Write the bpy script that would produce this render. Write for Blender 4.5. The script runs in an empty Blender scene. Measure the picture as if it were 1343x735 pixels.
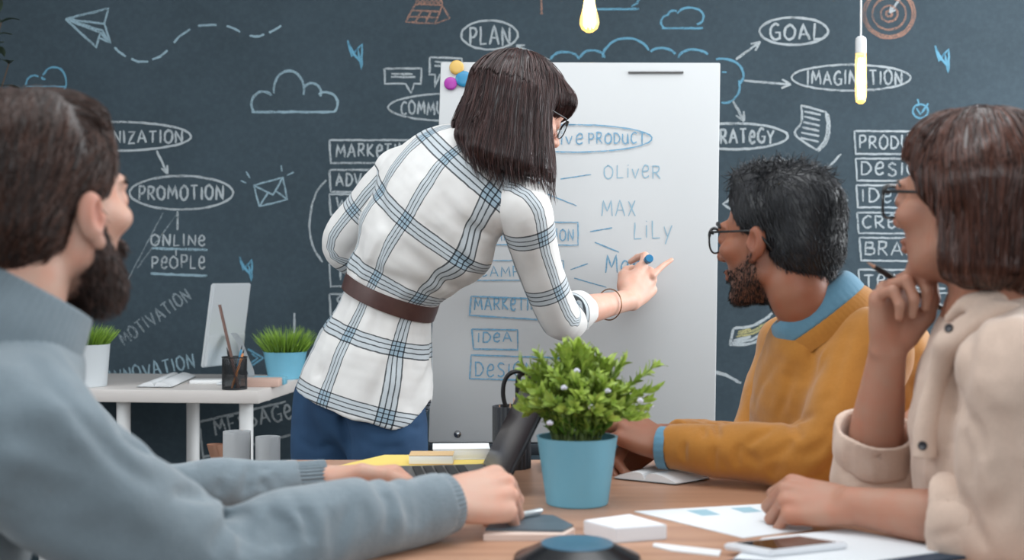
import bpy, bmesh, math, random
import numpy as np
from mathutils import Vector, Matrix, noise as mnoise
random.seed(7)
rng = np.random.default_rng(11)
scene = bpy.context.scene
col = scene.collection

# ---------------------------------------------------------------- camera
F, CX, YH, CAMH = 1621.0, 671.5, 360.0, 1.10      # focal length in px, principal point, horizon row, camera height
cam_d = bpy.data.cameras.new('camera')
cam = bpy.data.objects.new('camera', cam_d); col.objects.link(cam)
cam.location = (0, 0, CAMH); cam.rotation_euler = (math.pi/2, 0, 0)
cam_d.sensor_width = 36.0; cam_d.lens = 36.0*F/1343.0
cam_d.shift_y = -(367.5-YH)/1343.0
cam_d.clip_start = 0.05
cam_d.dof.use_dof = True; cam_d.dof.focus_distance = 2.75; cam_d.dof.aperture_fstop = 4.2
scene.camera = cam

# ---------------------------------------------------------------- light
world = bpy.data.worlds.new('world'); scene.world = world; world.use_nodes = True
bg = world.node_tree.nodes['Background']
bg.inputs[0].default_value = (0.80, 0.90, 1.0, 1); bg.inputs[1].default_value = 0.36

def area(name, loc, target, sx, sy, power, color):
    l = bpy.data.lights.new(name, 'AREA'); l.shape = 'RECTANGLE'; l.size = sx; l.size_y = sy
    l.energy = power; l.color = color
    o = bpy.data.objects.new(name, l); col.objects.link(o); o.location = loc
    o.rotation_euler = (Vector(target)-Vector(loc)).to_track_quat('-Z', 'Y').to_euler()
    return o
area('window_daylight', (2.62, 3.02, 1.75), (0.2, 2.95, 1.0), 2.0, 1.6, 116, (0.93, 0.97, 1.0))
area('ceiling_fill', (0.2, 1.9, 2.94), (0.1, 2.1, 0), 2.4, 1.6, 50, (0.95, 0.98, 1.0))  # added fill under the closed ceiling, stands in for bounced light
area('rear_fill', (0.35, -1.5, 2.1), (-0.4, 2.6, 0.8), 2.6, 1.6, 54, (0.92, 0.97, 1.0))  # added front fill from behind the camera; no window is built there
area('left_fill', (-2.6, 1.9, 1.9), (-0.6, 2.9, 0.6), 1.8, 1.5, 46, (0.95, 0.98, 1.0))  # added fill to brighten desk legs and rolls; left wall has no opening
vs = scene.view_settings
vs.view_transform = 'Standard'; vs.look = 'None'; vs.gamma = 1.0; vs.use_curve_mapping = False
vs.exposure = -0.17
scene.cycles.transparent_max_bounces = 32
# ---------------------------------------------------------------- helpers
V = Vector
def P(px, py, d):
    return V(((px-CX)/F*d, d, CAMH-(py-YH)/F*d))
def pa(px, py, d):
    return np.array(P(px, py, d))
def lin(c):
    c = c/255.0
    return c/12.92 if c <= 0.04045 else ((c+0.055)/1.055)**2.4
def rgb(r, g, b): return (lin(r), lin(g), lin(b), 1.0)

class NT:
    """tiny node-tree helper"""
    def __init__(s, name):
        s.m = bpy.data.materials.new(name); s.m.use_nodes = True
        s.t = s.m.node_tree; s.b = s.t.nodes['Principled BSDF']; s.out = s.t.nodes['Material Output']
    def n(s, kind, ins=None, **kw):
        x = s.t.nodes.new(kind)
        for k, v in kw.items(): setattr(x, k, v)
        for k, v in (ins or {}).items(): s.set(x, k, v)
        return x
    def set(s, x, k, v):
        if isinstance(v, bpy.types.NodeSocket): s.t.links.new(v, x.inputs[k])
        else: x.inputs[k].default_value = v
    def bs(s, **kw):
        for k, v in kw.items(): s.set(s.b, k.replace('_', ' '), v)
    def math(s, op, a, b=0.0, c=0.0):
        return s.n('ShaderNodeMath', {0: a, 1: b, 2: c}, operation=op).outputs[0]
    def mix(s, f, a, b):
        x = s.n('ShaderNodeMix', data_type='RGBA')
        s.set(x, 0, f); s.set(x, 6, a); s.set(x, 7, b); return x.outputs[2]
    def obj(s): return s.n('ShaderNodeTexCoord').outputs['Object']
    def noise(s, vec, scale, detail=3.0, rough=0.5):
        return s.n('ShaderNodeTexNoise', {'Vector': vec, 'Scale': scale, 'Detail': detail, 'Roughness': rough}).outputs[0]
    def mapping(s, vec, scale=(1, 1, 1), rot=(0, 0, 0)):
        return s.n('ShaderNodeMapping', {'Vector': vec, 'Scale': scale, 'Rotation': rot}).outputs[0]
    def ramp(s, f, a, b, ca=(0, 0, 0, 1), cb=(1, 1, 1, 1)):
        x = s.n('ShaderNodeMapRange', {0: f, 1: a, 2: b}); return x.outputs[0]
    def bump(s, h, strength=0.3, dist=0.002):
        x = s.n('ShaderNodeBump', {'Height': h, 'Strength': strength, 'Distance': dist})
        s.t.links.new(x.outputs[0], s.b.inputs['Normal'])

def mat(name, c, rough=0.5, metal=0.0, spec=0.5, var=0.0, vscale=30, bump=0.0, bscale=200, sss=0.0, coat=0.0):
    t = NT(name); t.bs(Base_Color=rgb(*c), Roughness=rough, Metallic=metal)
    t.b.inputs['Specular IOR Level'].default_value = spec
    if coat: t.b.inputs['Coat Weight'].default_value = coat
    if var or bump: vec = t.obj()
    if var:
        f = t.noise(vec, vscale, 4)
        a = tuple(max(0, x*(1-var)) for x in rgb(*c)[:3])+(1,); b_ = tuple(min(1, x*(1+var)) for x in rgb(*c)[:3])+(1,)
        t.bs(Base_Color=t.mix(t.ramp(f, 0.3, 0.7), a, b_))
    if bump: t.bump(t.noise(vec, bscale, 3), bump, 0.001)
    if sss:
        t.b.inputs['Subsurface Weight'].default_value = sss
        t.b.inputs['Subsurface Radius'].default_value = (0.012, 0.005, 0.003)
        t.b.inputs['Subsurface Scale'].default_value = 0.6
    return t.m

def tag(o, label=None, cat=None, group=None, kind=None):
    if label: o['label'] = label
    if cat: o['category'] = cat
    if group: o['group'] = group
    if kind: o['kind'] = kind
    return o
def empty(name, loc, label, cat, group=None, rz=0.0):
    o = bpy.data.objects.new(name, None); o.empty_display_size = 0.05; col.objects.link(o)
    o.location = loc; o.rotation_euler = (0, 0, rz)
    return tag(o, label, cat, group)
def mesh_obj(name, verts, faces, m, parent=None, smooth=True, origin=(0, 0, 0), attrs=None, midx=None):
    """verts in the parent's local frame (world if parent has no rotation: pass origin = parent location)"""
    me = bpy.data.meshes.new(name)
    v = np.asarray(verts, dtype=np.float64).reshape(-1, 3) - np.array(origin)
    if isinstance(faces, np.ndarray):
        me.vertices.add(len(v)); me.vertices.foreach_set('co', v.astype(np.float32).ravel())
        n, k = faces.shape
        me.loops.add(n*k); me.loops.foreach_set('vertex_index', faces.astype(np.int32).ravel())
        me.polygons.add(n); me.polygons.foreach_set('loop_start', np.arange(0, n*k, k, dtype=np.int32))
        me.update(calc_edges=True)
    else:
        me.from_pydata([tuple(x) for x in v], [], faces)
    for x in (m if isinstance(m, (list, tuple)) else [m]): me.materials.append(x)
    if midx is not None: me.polygons.foreach_set('material_index', np.asarray(midx, dtype=np.int32))
    if smooth: me.polygons.foreach_set('use_smooth', [True]*len(me.polygons))
    for an, (typ, data) in (attrs or {}).items():
        a = me.attributes.new(an, typ, 'POINT')
        key = {'FLOAT': 'value', 'FLOAT_VECTOR': 'vector', 'FLOAT_COLOR': 'color'}[typ]
        a.data.foreach_set(key, np.asarray(data, dtype=np.float32).ravel())
    me.update()
    o = bpy.data.objects.new(name, me); col.objects.link(o)
    if parent: o.parent = parent
    return o

class MB:
    """collects shapes into one bmesh"""
    def __init__(s): s.bm = bmesh.new()
    def _tr(s, vs, M):
        if M is not None:
            for v in vs: v.co = M @ v.co
    def box(s, c, size, bevel=0.0, M=None, seg=2):
        r = bmesh.ops.create_cube(s.bm, size=1.0); vs = r['verts']
        for v in vs: v.co = V((v.co.x*size[0], v.co.y*size[1], v.co.z*size[2]))
        if bevel > 0:
            es = list({e for v in vs for e in v.link_edges})
            b = bmesh.ops.bevel(s.bm, geom=vs+es, offset=bevel, segments=seg, affect='EDGES', profile=0.5)
            vs = list({v for f in b['faces'] for v in f.verts} | {v for v in vs if v.is_valid})
        for v in vs: v.co += V(c)
        s._tr(vs, M); return s
    def tube(s, pts, r, n=10, cap=True, M=None, closed=False):
        pts = [V(p) for p in pts]; N = len(pts)
        rs = r if isinstance(r, (list, tuple)) else [r]*N
        t0 = (pts[1]-pts[0]).normalized()
        up = V((0, 0, 1)) if abs(t0.z) < 0.9 else V((1, 0, 0))
        a = t0.cross(up).normalized(); rings = []
        for i, p in enumerate(pts):
            if closed: t = (pts[(i+1) % N]-pts[i-1]).normalized()
            else: t = (pts[min(i+1, N-1)]-pts[max(i-1, 0)]).normalized()
            a = (a - t*a.dot(t)).normalized(); b = t.cross(a)
            rings.append([s.bm.verts.new(p + (a*math.cos(2*math.pi*k/n)+b*math.sin(2*math.pi*k/n))*rs[i]) for k in range(n)])
        M_ = N if closed else N-1
        for i in range(M_):
            A, B = rings[i], rings[(i+1) % N]
            for k in range(n): s.bm.faces.new((A[k], A[(k+1) % n], B[(k+1) % n], B[k]))
        if cap and not closed:
            s.bm.faces.new(list(reversed(rings[0]))); s.bm.faces.new(rings[-1])
        s._tr([v for R in rings for v in R], M); return s
    def lathe(s, prof, c=(0, 0, 0), n=40, M=None):
        rings = []; allv = []
        for (r, z) in prof:
            if r < 1e-6: R = [s.bm.verts.new((c[0], c[1], c[2]+z))]
            else: R = [s.bm.verts.new((c[0]+r*math.cos(2*math.pi*k/n), c[1]+r*math.sin(2*math.pi*k/n), c[2]+z)) for k in range(n)]
            rings.append(R); allv += R
        for A, B in zip(rings, rings[1:]):
            for k in range(n):
                q = []
                for v in (A[k % len(A)], A[(k+1) % n % len(A)], B[(k+1) % n % len(B)], B[k % len(B)]):
                    if v not in q: q.append(v)
                if len(q) > 2: s.bm.faces.new(q)
        s._tr(allv, M); return s
    def prism(s, poly, h0, h1, M=None):
        """polygon in xy extruded z h0..h1"""
        a = [s.bm.verts.new((x, y, h0)) for x, y in poly]; b = [s.bm.verts.new((x, y, h1)) for x, y in poly]
        n = len(poly)
        s.bm.faces.new(list(reversed(a))); s.bm.faces.new(b)
        for k in range(n): s.bm.faces.new((a[k], a[(k+1) % n], b[(k+1) % n], b[k]))
        s._tr(a+b, M); return s
    def grid(s, fn, nu, nv, M=None):
        vs = [[s.bm.verts.new(fn(u/(nu-1), v/(nv-1))) for v in range(nv)] for u in range(nu)]
        for i in range(nu-1):
            for j in range(nv-1): s.bm.faces.new((vs[i][j], vs[i+1][j], vs[i+1][j+1], vs[i][j+1]))
        s._tr([x for r in vs for x in r], M); return s
    def build(s, name, m, parent=None, smooth=35, origin=None, M=None):
        bm = s.bm
        if M is not None:
            for v in bm.verts: v.co = M @ v.co
        if origin is not None:
            for v in bm.verts: v.co -= V(origin)
        bmesh.ops.recalc_face_normals(bm, faces=bm.faces)
        if smooth:
            th = math.radians(smooth)
            for f in bm.faces: f.smooth = True
            for e in bm.edges:
                if len(e.link_faces) == 2 and e.calc_face_angle(0) > th: e.smooth = False
        me = bpy.data.meshes.new(name); bm.to_mesh(me); bm.free()
        for x in (m if isinstance(m, (list, tuple)) else [m]): me.materials.append(x)
        o = bpy.data.objects.new(name, me); col.objects.link(o)
        if parent: o.parent = parent
        elif origin is not None: o.location = origin
        return o

def catmull(pts, n=8):
    pts = [np.asarray(p, dtype=float) for p in pts]
    if len(pts) < 3:
        return np.array([pts[0]+(pts[-1]-pts[0])*t for t in np.linspace(0, 1, n+1)])
    q = [2*pts[0]-pts[1]]+pts+[2*pts[-1]-pts[-2]]; out = []
    for i in range(1, len(q)-2):
        for t in np.linspace(0, 1, n, endpoint=False):
            a, b, c, d = q[i-1], q[i], q[i+1], q[i+2]
            out.append(0.5*((2*b)+(c-a)*t+(2*a-5*b+4*c-d)*t*t+(3*b-a-3*c+d)*t**3))
    out.append(pts[-1]); return np.array(out)

# ---- signed-distance volumes -> one continuous mesh (naive surface nets)
def unit(v):
    v = np.asarray(v, dtype=float); return v/np.linalg.norm(v)
class SDF:
    def __init__(s, lo, hi, h):
        s.lo = np.array(lo, dtype=float); s.h = h
        s.n = np.ceil((np.array(hi)-s.lo)/h).astype(int)+1
        s.f = np.full(s.n, 0.15, dtype=np.float32)
        s.ax = [(s.lo[i]+h*np.arange(s.n[i])).astype(np.float32) for i in range(3)]
    def win(s, lo, hi):
        a = np.maximum(np.floor((np.array(lo)-s.lo)/s.h).astype(int), 0)
        b = np.minimum(np.ceil((np.array(hi)-s.lo)/s.h).astype(int)+1, s.n)
        b = np.maximum(b, a)
        sl = tuple(slice(int(a[i]), int(b[i])) for i in range(3))
        X = [s.ax[0][sl[0]][:, None, None], s.ax[1][sl[1]][None, :, None], s.ax[2][sl[2]][None, None, :]]
        return sl, X
    def blend(s, sl, d, k, op='add'):
        a = s.f[sl]
        if a.size == 0: return
        if op == 'add':
            if k > 0:
                hh = np.maximum(k-np.abs(a-d), 0)/k; s.f[sl] = np.minimum(a, d)-hh*hh*k*0.25
            else: s.f[sl] = np.minimum(a, d)
        else:
            d = -d
            if k > 0:
                hh = np.maximum(k-np.abs(a-d), 0)/k; s.f[sl] = np.maximum(a, d)+hh*hh*k*0.25
            else: s.f[sl] = np.maximum(a, d)
    def _cone(s, X, a, b, ra, rb, side=None, sx=1.0):
        a = np.asarray(a, float); b = np.asarray(b, float); ab = b-a; L2 = max(float(ab@ab), 1e-12)
        dx, dy, dz = X[0]-np.float32(a[0]), X[1]-np.float32(a[1]), X[2]-np.float32(a[2])
        t = np.clip((dx*np.float32(ab[0])+dy*np.float32(ab[1])+dz*np.float32(ab[2]))/np.float32(L2), 0, 1)
        ex, ey, ez = dx-t*np.float32(ab[0]), dy-t*np.float32(ab[1]), dz-t*np.float32(ab[2])
        r = np.float32(ra)+t*np.float32(rb-ra)
        q = ex*ex+ey*ey+ez*ez
        if side is None: return np.sqrt(q)-r
        u = ex*np.float32(side[0])+ey*np.float32(side[1])+ez*np.float32(side[2])
        q2 = np.sqrt(np.maximum(q+u*u*np.float32(1/(sx*sx)-1), 1e-12))      # stretched length
        q0 = np.sqrt(np.maximum(q, 1e-12))
        return (q2-r)*np.minimum(q0/q2, np.float32(max(sx, 1.0)))*(1.0 if sx >= 1 else 1.0)
    def cone(s, a, b, ra, rb=None, k=0.0, side=None, sx=1.0, op='add'):
        rb = ra if rb is None else rb; m = max(ra, rb)*max(sx, 1)+k+0.02
        lo = np.minimum(a, b)-m; hi = np.maximum(a, b)+m
        sl, X = s.win(lo, hi); s.blend(sl, s._cone(X, a, b, ra, rb, unit(side) if side is not None else None, sx), k, op); return s
    def ball(s, c, r, k=0.0, op='add'): return s.ell(c, (r, r, r), None, k, op)
    def ell(s, c, r, R=None, k=0.0, op='add'):
        c = np.asarray(c, float); m = max(r)+k+0.02
        sl, X = s.win(c-m, c+m)
        d = [X[i]-np.float32(c[i]) for i in range(3)]
        if R is not None:
            R = np.asarray(R, dtype=np.float32)      # columns = local axes
            d = [d[0]*R[0, i]+d[1]*R[1, i]+d[2]*R[2, i] for i in range(3)]
        r = [np.float32(x) for x in r]
        k0 = np.sqrt((d[0]/r[0])**2+(d[1]/r[1])**2+(d[2]/r[2])**2)
        k1 = np.sqrt((d[0]/r[0]**2)**2+(d[1]/r[1]**2)**2+(d[2]/r[2]**2)**2)+np.float32(1e-9)
        s.blend(sl, k0*(k0-1)/k1, k, op); return s
    def tube(s, pts, radii, k=0.0, side=None, sx=1.0, n=5, op='add', flat=(False, False)):
        """smooth spline tube; side vector(s) and ratio(s) give an elliptical section; flat cuts an end square"""
        C = catmull(pts, n); Rr = catmull([[r] for r in radii], n)[:, 0]
        sxs = catmull([[x] for x in (sx if np.ndim(sx) else [sx]*len(pts))], n)[:, 0]
        sd = None
        if side is not None:
            sd = np.asarray(side, float)
            sd = np.repeat(sd[None], len(pts), 0) if sd.ndim == 1 else sd
            sd = catmull(list(sd), n)
        m = float(max(Rr)*max(1, max(sxs))+k+0.02)
        sl, X = s.win(C.min(0)-m, C.max(0)+m)
        off = np.array([x.start for x in sl]); D = np.full([x.stop-x.start for x in sl], 0.2, np.float32)
        for i in range(len(C)-1):
            mm = max(Rr[i], Rr[i+1])*max(1, sxs[i])+k+0.015
            sl2, X2 = s.win(np.minimum(C[i], C[i+1])-mm, np.maximum(C[i], C[i+1])+mm)
            if any(x.stop <= x.start for x in sl2): continue
            r2 = tuple(slice(max(x.start-o, 0), x.stop-o) for x, o in zip(sl2, off))
            sv = None
            if sd is not None:
                t = unit(C[i+1]-C[i]); sv = sd[i]-t*(sd[i]@t); sv = unit(sv)
            d = s._cone(X2, C[i], C[i+1], Rr[i], Rr[i+1], sv, float(sxs[i]) if sd is not None else 1.0)
            assert D[r2].shape == d.shape; D[r2] = np.minimum(D[r2], d)
        for e in (0, 1):
            if flat[e]:
                p, q = (C[0], C[1]) if e == 0 else (C[-1], C[-2])
                nrm = unit(p-q); pl = (X[0]-p[0])*nrm[0]+(X[1]-p[1])*nrm[1]+(X[2]-p[2])*nrm[2]
                D = np.maximum(D, pl.astype(np.float32))
        s.blend(sl, D, k, op); return s
    def plane(s, p, nrm, k=0.0):
        """remove everything on the side nrm points to"""
        nrm = unit(nrm); X = [s.ax[0][:, None, None], s.ax[1][None, :, None], s.ax[2][None, None, :]]
        d = (X[0]-p[0])*nrm[0]+(X[1]-p[1])*nrm[1]+(X[2]-p[2])*nrm[2]
        s.blend((slice(None),)*3, -d.astype(np.float32), k, 'cut'); return s
    def crease(s, pts, depth, width, n=6, taper=True):
        """depth > 0 presses a fold into the surface, < 0 raises a ridge"""
        C = catmull(pts, n); m = width*2.6
        sl, X = s.win(C.min(0)-m, C.max(0)+m)
        if s.f[sl].size == 0: return s
        best = np.full(s.f[sl].shape, 1e3, np.float32); tt = np.zeros_like(best)
        for i in range(len(C)-1):
            a, b = C[i], C[i+1]; ab = b-a; L2 = float(ab@ab)+1e-12
            d = [X[j]-np.float32(a[j]) for j in range(3)]
            t = np.clip((d[0]*np.float32(ab[0])+d[1]*np.float32(ab[1])+d[2]*np.float32(ab[2]))/np.float32(L2), 0, 1)
            q = np.sqrt(sum((d[j]-t*np.float32(ab[j]))**2 for j in range(3)))
            g = q < best; best = np.where(g, q, best); tt = np.where(g, (i+t)/(len(C)-1), tt)
        w = np.exp(-(best/width)**2)
        if taper: w = w*np.sin(np.pi*np.clip(tt, 0.02, 0.98))**0.7
        s.f[sl] += (depth*w).astype(np.float32); return s
    def wobble(s, amp, size, seed=0, lo=None, hi=None, stretch=(1, 1, 1)):
        """value-noise displacement"""
        sl, X = s.win(s.lo if lo is None else lo, s.lo+s.h*s.n if hi is None else hi)
        r = np.random.default_rng(seed); idx = []
        for i in range(3):
            x = X[i].ravel()/(size*stretch[i]); x = x-x.min(); i0 = np.floor(x).astype(int); t = x-i0; t = t*t*(3-2*t)
            idx.append((i0, t.astype(np.float32)))
        L = r.uniform(-1, 1, [int(a[0].max())+2 for a in idx]).astype(np.float32)
        (i0, tx), (j0, ty), (k0, tz) = idx
        A = L[i0]*(1-tx)[:, None, None]+L[i0+1]*tx[:, None, None]
        A = A[:, j0]*(1-ty)[None, :, None]+A[:, j0+1]*ty[None, :, None]
        A = A[:, :, k0]*(1-tz)+A[:, :, k0+1]*tz
        s.f[sl] += np.float32(amp)*A; return s
    def sample(s, p):
        g = (np.asarray(p)-s.lo)/s.h; i = np.clip(np.floor(g).astype(int), 0, s.n-2); t = np.clip(g-i, 0, 1)
        out = 0
        for a in (0, 1):
            for b in (0, 1):
                for c in (0, 1):
                    w = (t[:, 0] if a else 1-t[:, 0])*(t[:, 1] if b else 1-t[:, 1])*(t[:, 2] if c else 1-t[:, 2])
                    out = out+w*s.f[i[:, 0]+a, i[:, 1]+b, i[:, 2]+c]
        return out
    def grad(s, p):
        e = s.h; g = np.stack([s.sample(p+np.eye(3)[i]*e)-s.sample(p-np.eye(3)[i]*e) for i in range(3)], 1)
        return g/(np.linalg.norm(g, axis=1, keepdims=True)+1e-9)
    def mesh(s):
        f = s.f; f[0] = f[-1] = 1; f[:, 0] = f[:, -1] = 1; f[:, :, 0] = f[:, :, -1] = 1
        ins = f < 0
        c = [ins[a:ins.shape[0]-1+a, b:ins.shape[1]-1+b, d:ins.shape[2]-1+d] for a in (0, 1) for b in (0, 1) for d in (0, 1)]
        anyv = c[0].copy(); allv = c[0].copy()
        for x in c[1:]: anyv |= x; allv &= x
        act = anyv & ~allv; cells = np.argwhere(act)
        vid = np.full(act.shape, -1, np.int32); vid[act] = np.arange(len(cells))
        acc = np.zeros((len(cells), 3)); cnt = np.zeros(len(cells))
        cor = {}
        for a in (0, 1):
            for b in (0, 1):
                for d in (0, 1): cor[a, b, d] = f[cells[:, 0]+a, cells[:, 1]+b, cells[:, 2]+d]
        for ax in range(3):
            for u in (0, 1):
                for v in (0, 1):
                    p0 = [0, 0, 0]; o = [i for i in range(3) if i != ax]; p0[o[0]] = u; p0[o[1]] = v
                    p1 = list(p0); p1[ax] = 1
                    A, B = cor[tuple(p0)], cor[tuple(p1)]; m = (A < 0) != (B < 0)
                    t = np.where(m, A/(A-B+1e-20), 0); q = np.tile(np.array(p0, float), (len(cells), 1)); q[:, ax] = t
                    acc += q*m[:, None]; cnt += m
        verts = s.lo+s.h*(cells+acc/cnt[:, None])
        quads = []
        for ax in range(3):
            o = [i for i in range(3) if i != ax]
            sa = [slice(None)]*3; sb = [slice(None)]*3; sa[ax] = slice(0, -1); sb[ax] = slice(1, None)
            A, B = ins[tuple(sa)], ins[tuple(sb)]
            e = np.argwhere(A != B); fl = A[tuple(e.T)]
            ok = (e[:, o[0]] > 0) & (e[:, o[1]] > 0) & (e[:, o[0]] < act.shape[o[0]]) & (e[:, o[1]] < act.shape[o[1]])
            e, fl = e[ok], fl[ok]
            def at(du, dv):
                g = e.copy(); g[:, o[0]] -= du; g[:, o[1]] -= dv; return vid[g[:, 0], g[:, 1], g[:, 2]]
            Q = np.stack([at(1, 1), at(0, 1), at(0, 0), at(1, 0)], 1)
            flip = fl if ax != 1 else ~fl
            Q[~flip] = Q[~flip][:, ::-1]; quads.append(Q)
        return verts, np.concatenate(quads)
    def build(s, name, m, parent=None, origin=(0, 0, 0), attrs=None, smooth_it=0):
        v, q = s.mesh()
        for _ in range(smooth_it):
            acc = np.zeros_like(v); c = np.zeros(len(v))
            for a, b in ((0, 1), (1, 2), (2, 3), (3, 0)):
                np.add.at(acc, q[:, a], v[q[:, b]]); np.add.at(c, q[:, a], 1)
            v = 0.5*v+0.5*acc/np.maximum(c, 1)[:, None]
        at = {}
        for k_, (typ, fn) in (attrs or {}).items():
            x = np.asarray(fn(v), dtype=float)
            if k_ == 'plaid':                       # relax the cloth coordinates a little
                for _ in range(8):
                    acc = np.zeros_like(x); c = np.zeros(len(v))
                    for a, b in ((0, 1), (1, 2), (2, 3), (3, 0)):
                        np.add.at(acc, q[:, a], x[q[:, b]]); np.add.at(c, q[:, a], 1)
                    x = .4*x+.6*acc/np.maximum(c, 1)[:, None]
            at[k_] = (typ, x)
        return mesh_obj(name, v, q, m, parent, True, origin, at)

def strands(vol, seeds, flow, length, r=0.0007, step=0.006, lift=0.0006, jit=0.15, stick=1.0, spread=0.0, seed=3, gravity=None):
    """hair strands that follow a volume's surface; returns verts, faces of thin three-sided tubes"""
    g = np.random.default_rng(seed); p = np.array(seeds, float); N = len(p)
    L = length if np.ndim(length) else g.uniform(0.8, 1.1, N)*length
    n = int(np.ceil(max(L)/step)); pts = [p.copy()]; dev = g.normal(0, jit, (N, 3)); off = lift+np.abs(g.normal(0, spread, N))
    ph = g.uniform(0, 6.28, N)
    for i in range(n):
        nr = vol.grad(p); d = flow(p, i/n)+dev*(0.6+0.4*np.sin(ph+i*0.35))[:, None]
        if stick > 0: d = d-nr*(d*nr).sum(1, keepdims=True)*stick
        d /= np.linalg.norm(d, axis=1, keepdims=True)+1e-9
        st = (L/n)[:, None]
        p = p+d*st
        f = vol.sample(p); tgt = off*min(1, (i+1)/3)
        corr = np.where(stick > 0.5, f-tgt, np.minimum(f-0.0003, 0))
        p = p-vol.grad(p)*np.clip(corr, -0.01, 0.01)[:, None]
        pts.append(p.copy())
    A = np.stack(pts, 1); M = A.shape[1]
    T = np.gradient(A, axis=1); T /= np.linalg.norm(T, axis=2, keepdims=True)+1e-9
    ref = np.where(np.abs(T[..., 2:3]) < 0.9, np.array([0, 0, 1.0]), np.array([1.0, 0, 0]))
    a = np.cross(T, ref); a /= np.linalg.norm(a, axis=2, keepdims=True)+1e-9; b = np.cross(T, a)
    rad = r*g.uniform(0.6, 1.3, N)[:, None]*np.clip(1.25-np.linspace(0, 1, M)**2, 0.2, 1)[None]
    R = np.stack([A+(a*math.cos(x)+b*math.sin(x))*rad[..., None] for x in (0, 2.094, 4.189)], 2)
    verts = R.reshape(-1, 3); base = (np.arange(N)[:, None]*M+np.arange(M-1)[None]).reshape(-1)*3
    F_ = [np.stack([base+k, base+(k+1) % 3, base+3+(k+1) % 3, base+3+k], 1) for k in range(3)]
    return verts, np.concatenate(F_)
# ---------------------------------------------------------------- the room
WALL = 4.30
def wall_mat():
    t = NT('chalkboard_paint'); v = t.obj()
    smear = t.noise(t.mapping(v, (1.6, 1.6, 2.4), (0, 0.5, 0)), 1.3, 5, 0.62)
    fine = t.noise(v, 60, 3)
    c = t.mix(t.ramp(smear, 0.34, 0.70), rgb(46, 59, 67), rgb(54, 68, 77))
    c = t.mix(t.math('MULTIPLY', t.ramp(fine, 0.4, 0.7), 0.12), c, rgb(80, 94, 102))
    t.bs(Base_Color=c, Roughness=0.75); t.b.inputs['Specular IOR Level'].default_value = 0.25
    t.bump(t.noise(v, 140, 2), 0.15, 0.001); return t.m
M_wall = wall_mat()
M_white_wall = mat('white_plaster', (214, 218, 220), 0.9, var=0.03)
M_ceiling = mat('ceiling_paint', (225, 226, 226), 0.9)
def floor_mat():
    t = NT('grey_floorboards'); v = t.obj()
    b = t.n('ShaderNodeTexBrick', {'Vector': t.mapping(v, (1, 1, 1)), 'Color1': rgb(122, 112, 104), 'Color2': rgb(104, 96, 90), 'Mortar': rgb(60, 56, 52), 'Scale': 1.0, 'Mortar Size': 0.003, 'Brick Width': 1.4, 'Row Height': 0.16})
    g = t.noise(t.mapping(v, (2, 40, 1)), 4, 4)
    t.bs(Base_Color=t.mix(t.math('MULTIPLY', g, 0.3), b.outputs[0], rgb(70, 62, 56)), Roughness=0.5); return t.m
def slab(name, c, size, m, **kw):
    o = MB().box((0, 0, 0), size).build(name, m, smooth=0); o.location = c; o['kind'] = 'structure'; return o
XL, XR, YB, HC = -2.7, 2.75, -2.0, 3.0
slab('floor', ((XL+XR)/2, (YB+WALL)/2, -0.05), (XR-XL+0.4, WALL-YB+0.4, 0.1), floor_mat())
wall_back = slab('wall_back', ((XL+XR)/2, WALL+0.06, HC/2), (XR-XL+0.4, 0.12, HC), M_wall)
slab('ceiling', ((XL+XR)/2, (YB+WALL)/2, HC+0.05), (XR-XL+0.4, WALL-YB+0.4, 0.1), M_ceiling)
slab('wall_left', (XL-0.06, (YB+WALL)/2, HC/2), (0.12, WALL-YB, HC), M_white_wall)
# the right wall keeps its window opening (Y 1.6..3.9, Z 0.9..2.6)
b = MB(); y0, y1, z0, z1 = 1.55, 3.9, 0.9, 2.62; xc = XR+0.06
b.box((xc, (YB+y0)/2, HC/2), (0.12, y0-YB, HC)); b.box((xc, (y1+WALL)/2, HC/2), (0.12, WALL-y1, HC))
b.box((xc, (y0+y1)/2, z0/2), (0.12, y1-y0, z0)); b.box((xc, (y0+y1)/2, (z1+HC)/2), (0.12, y1-y0, HC-z1))
o = b.build('wall_right', M_white_wall, smooth=0); o['kind'] = 'structure'
b = MB(); M_frame = mat('window_frame_white', (235, 236, 236), 0.4)
for yy in (y0+0.03, (y0+y1)/2, y1-0.03): b.box((xc, yy, (z0+z1)/2), (0.08, 0.06, z1-z0), 0.005)
for zz in (z0+0.03, z1-0.03): b.box((xc, (y0+y1)/2, zz), (0.08, y1-y0, 0.06), 0.005)
o = b.build('window_1', M_frame, smooth=0); o['kind'] = 'structure'
b = MB().box((XL+0.01+(XR-XL)/2, WALL-0.008, 0.05), (XR-XL, 0.016, 0.1), 0.003)
o = b.build('baseboard_back', mat('baseboard_dark', (52, 60, 66), 0.5)); o['kind'] = 'structure'

# ---------------------------------------------------------------- chalk and marker strokes
def arc(cx, cy, rx, ry, a0, a1, n=14):
    return [(cx+rx*math.cos(math.radians(a0+(a1-a0)*i/n)), cy+ry*math.sin(math.radians(a0+(a1-a0)*i/n))) for i in range(n+1)]
def ell_(cx, cy, rx, ry): return arc(cx, cy, rx, ry, -95, 272, 36)
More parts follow.
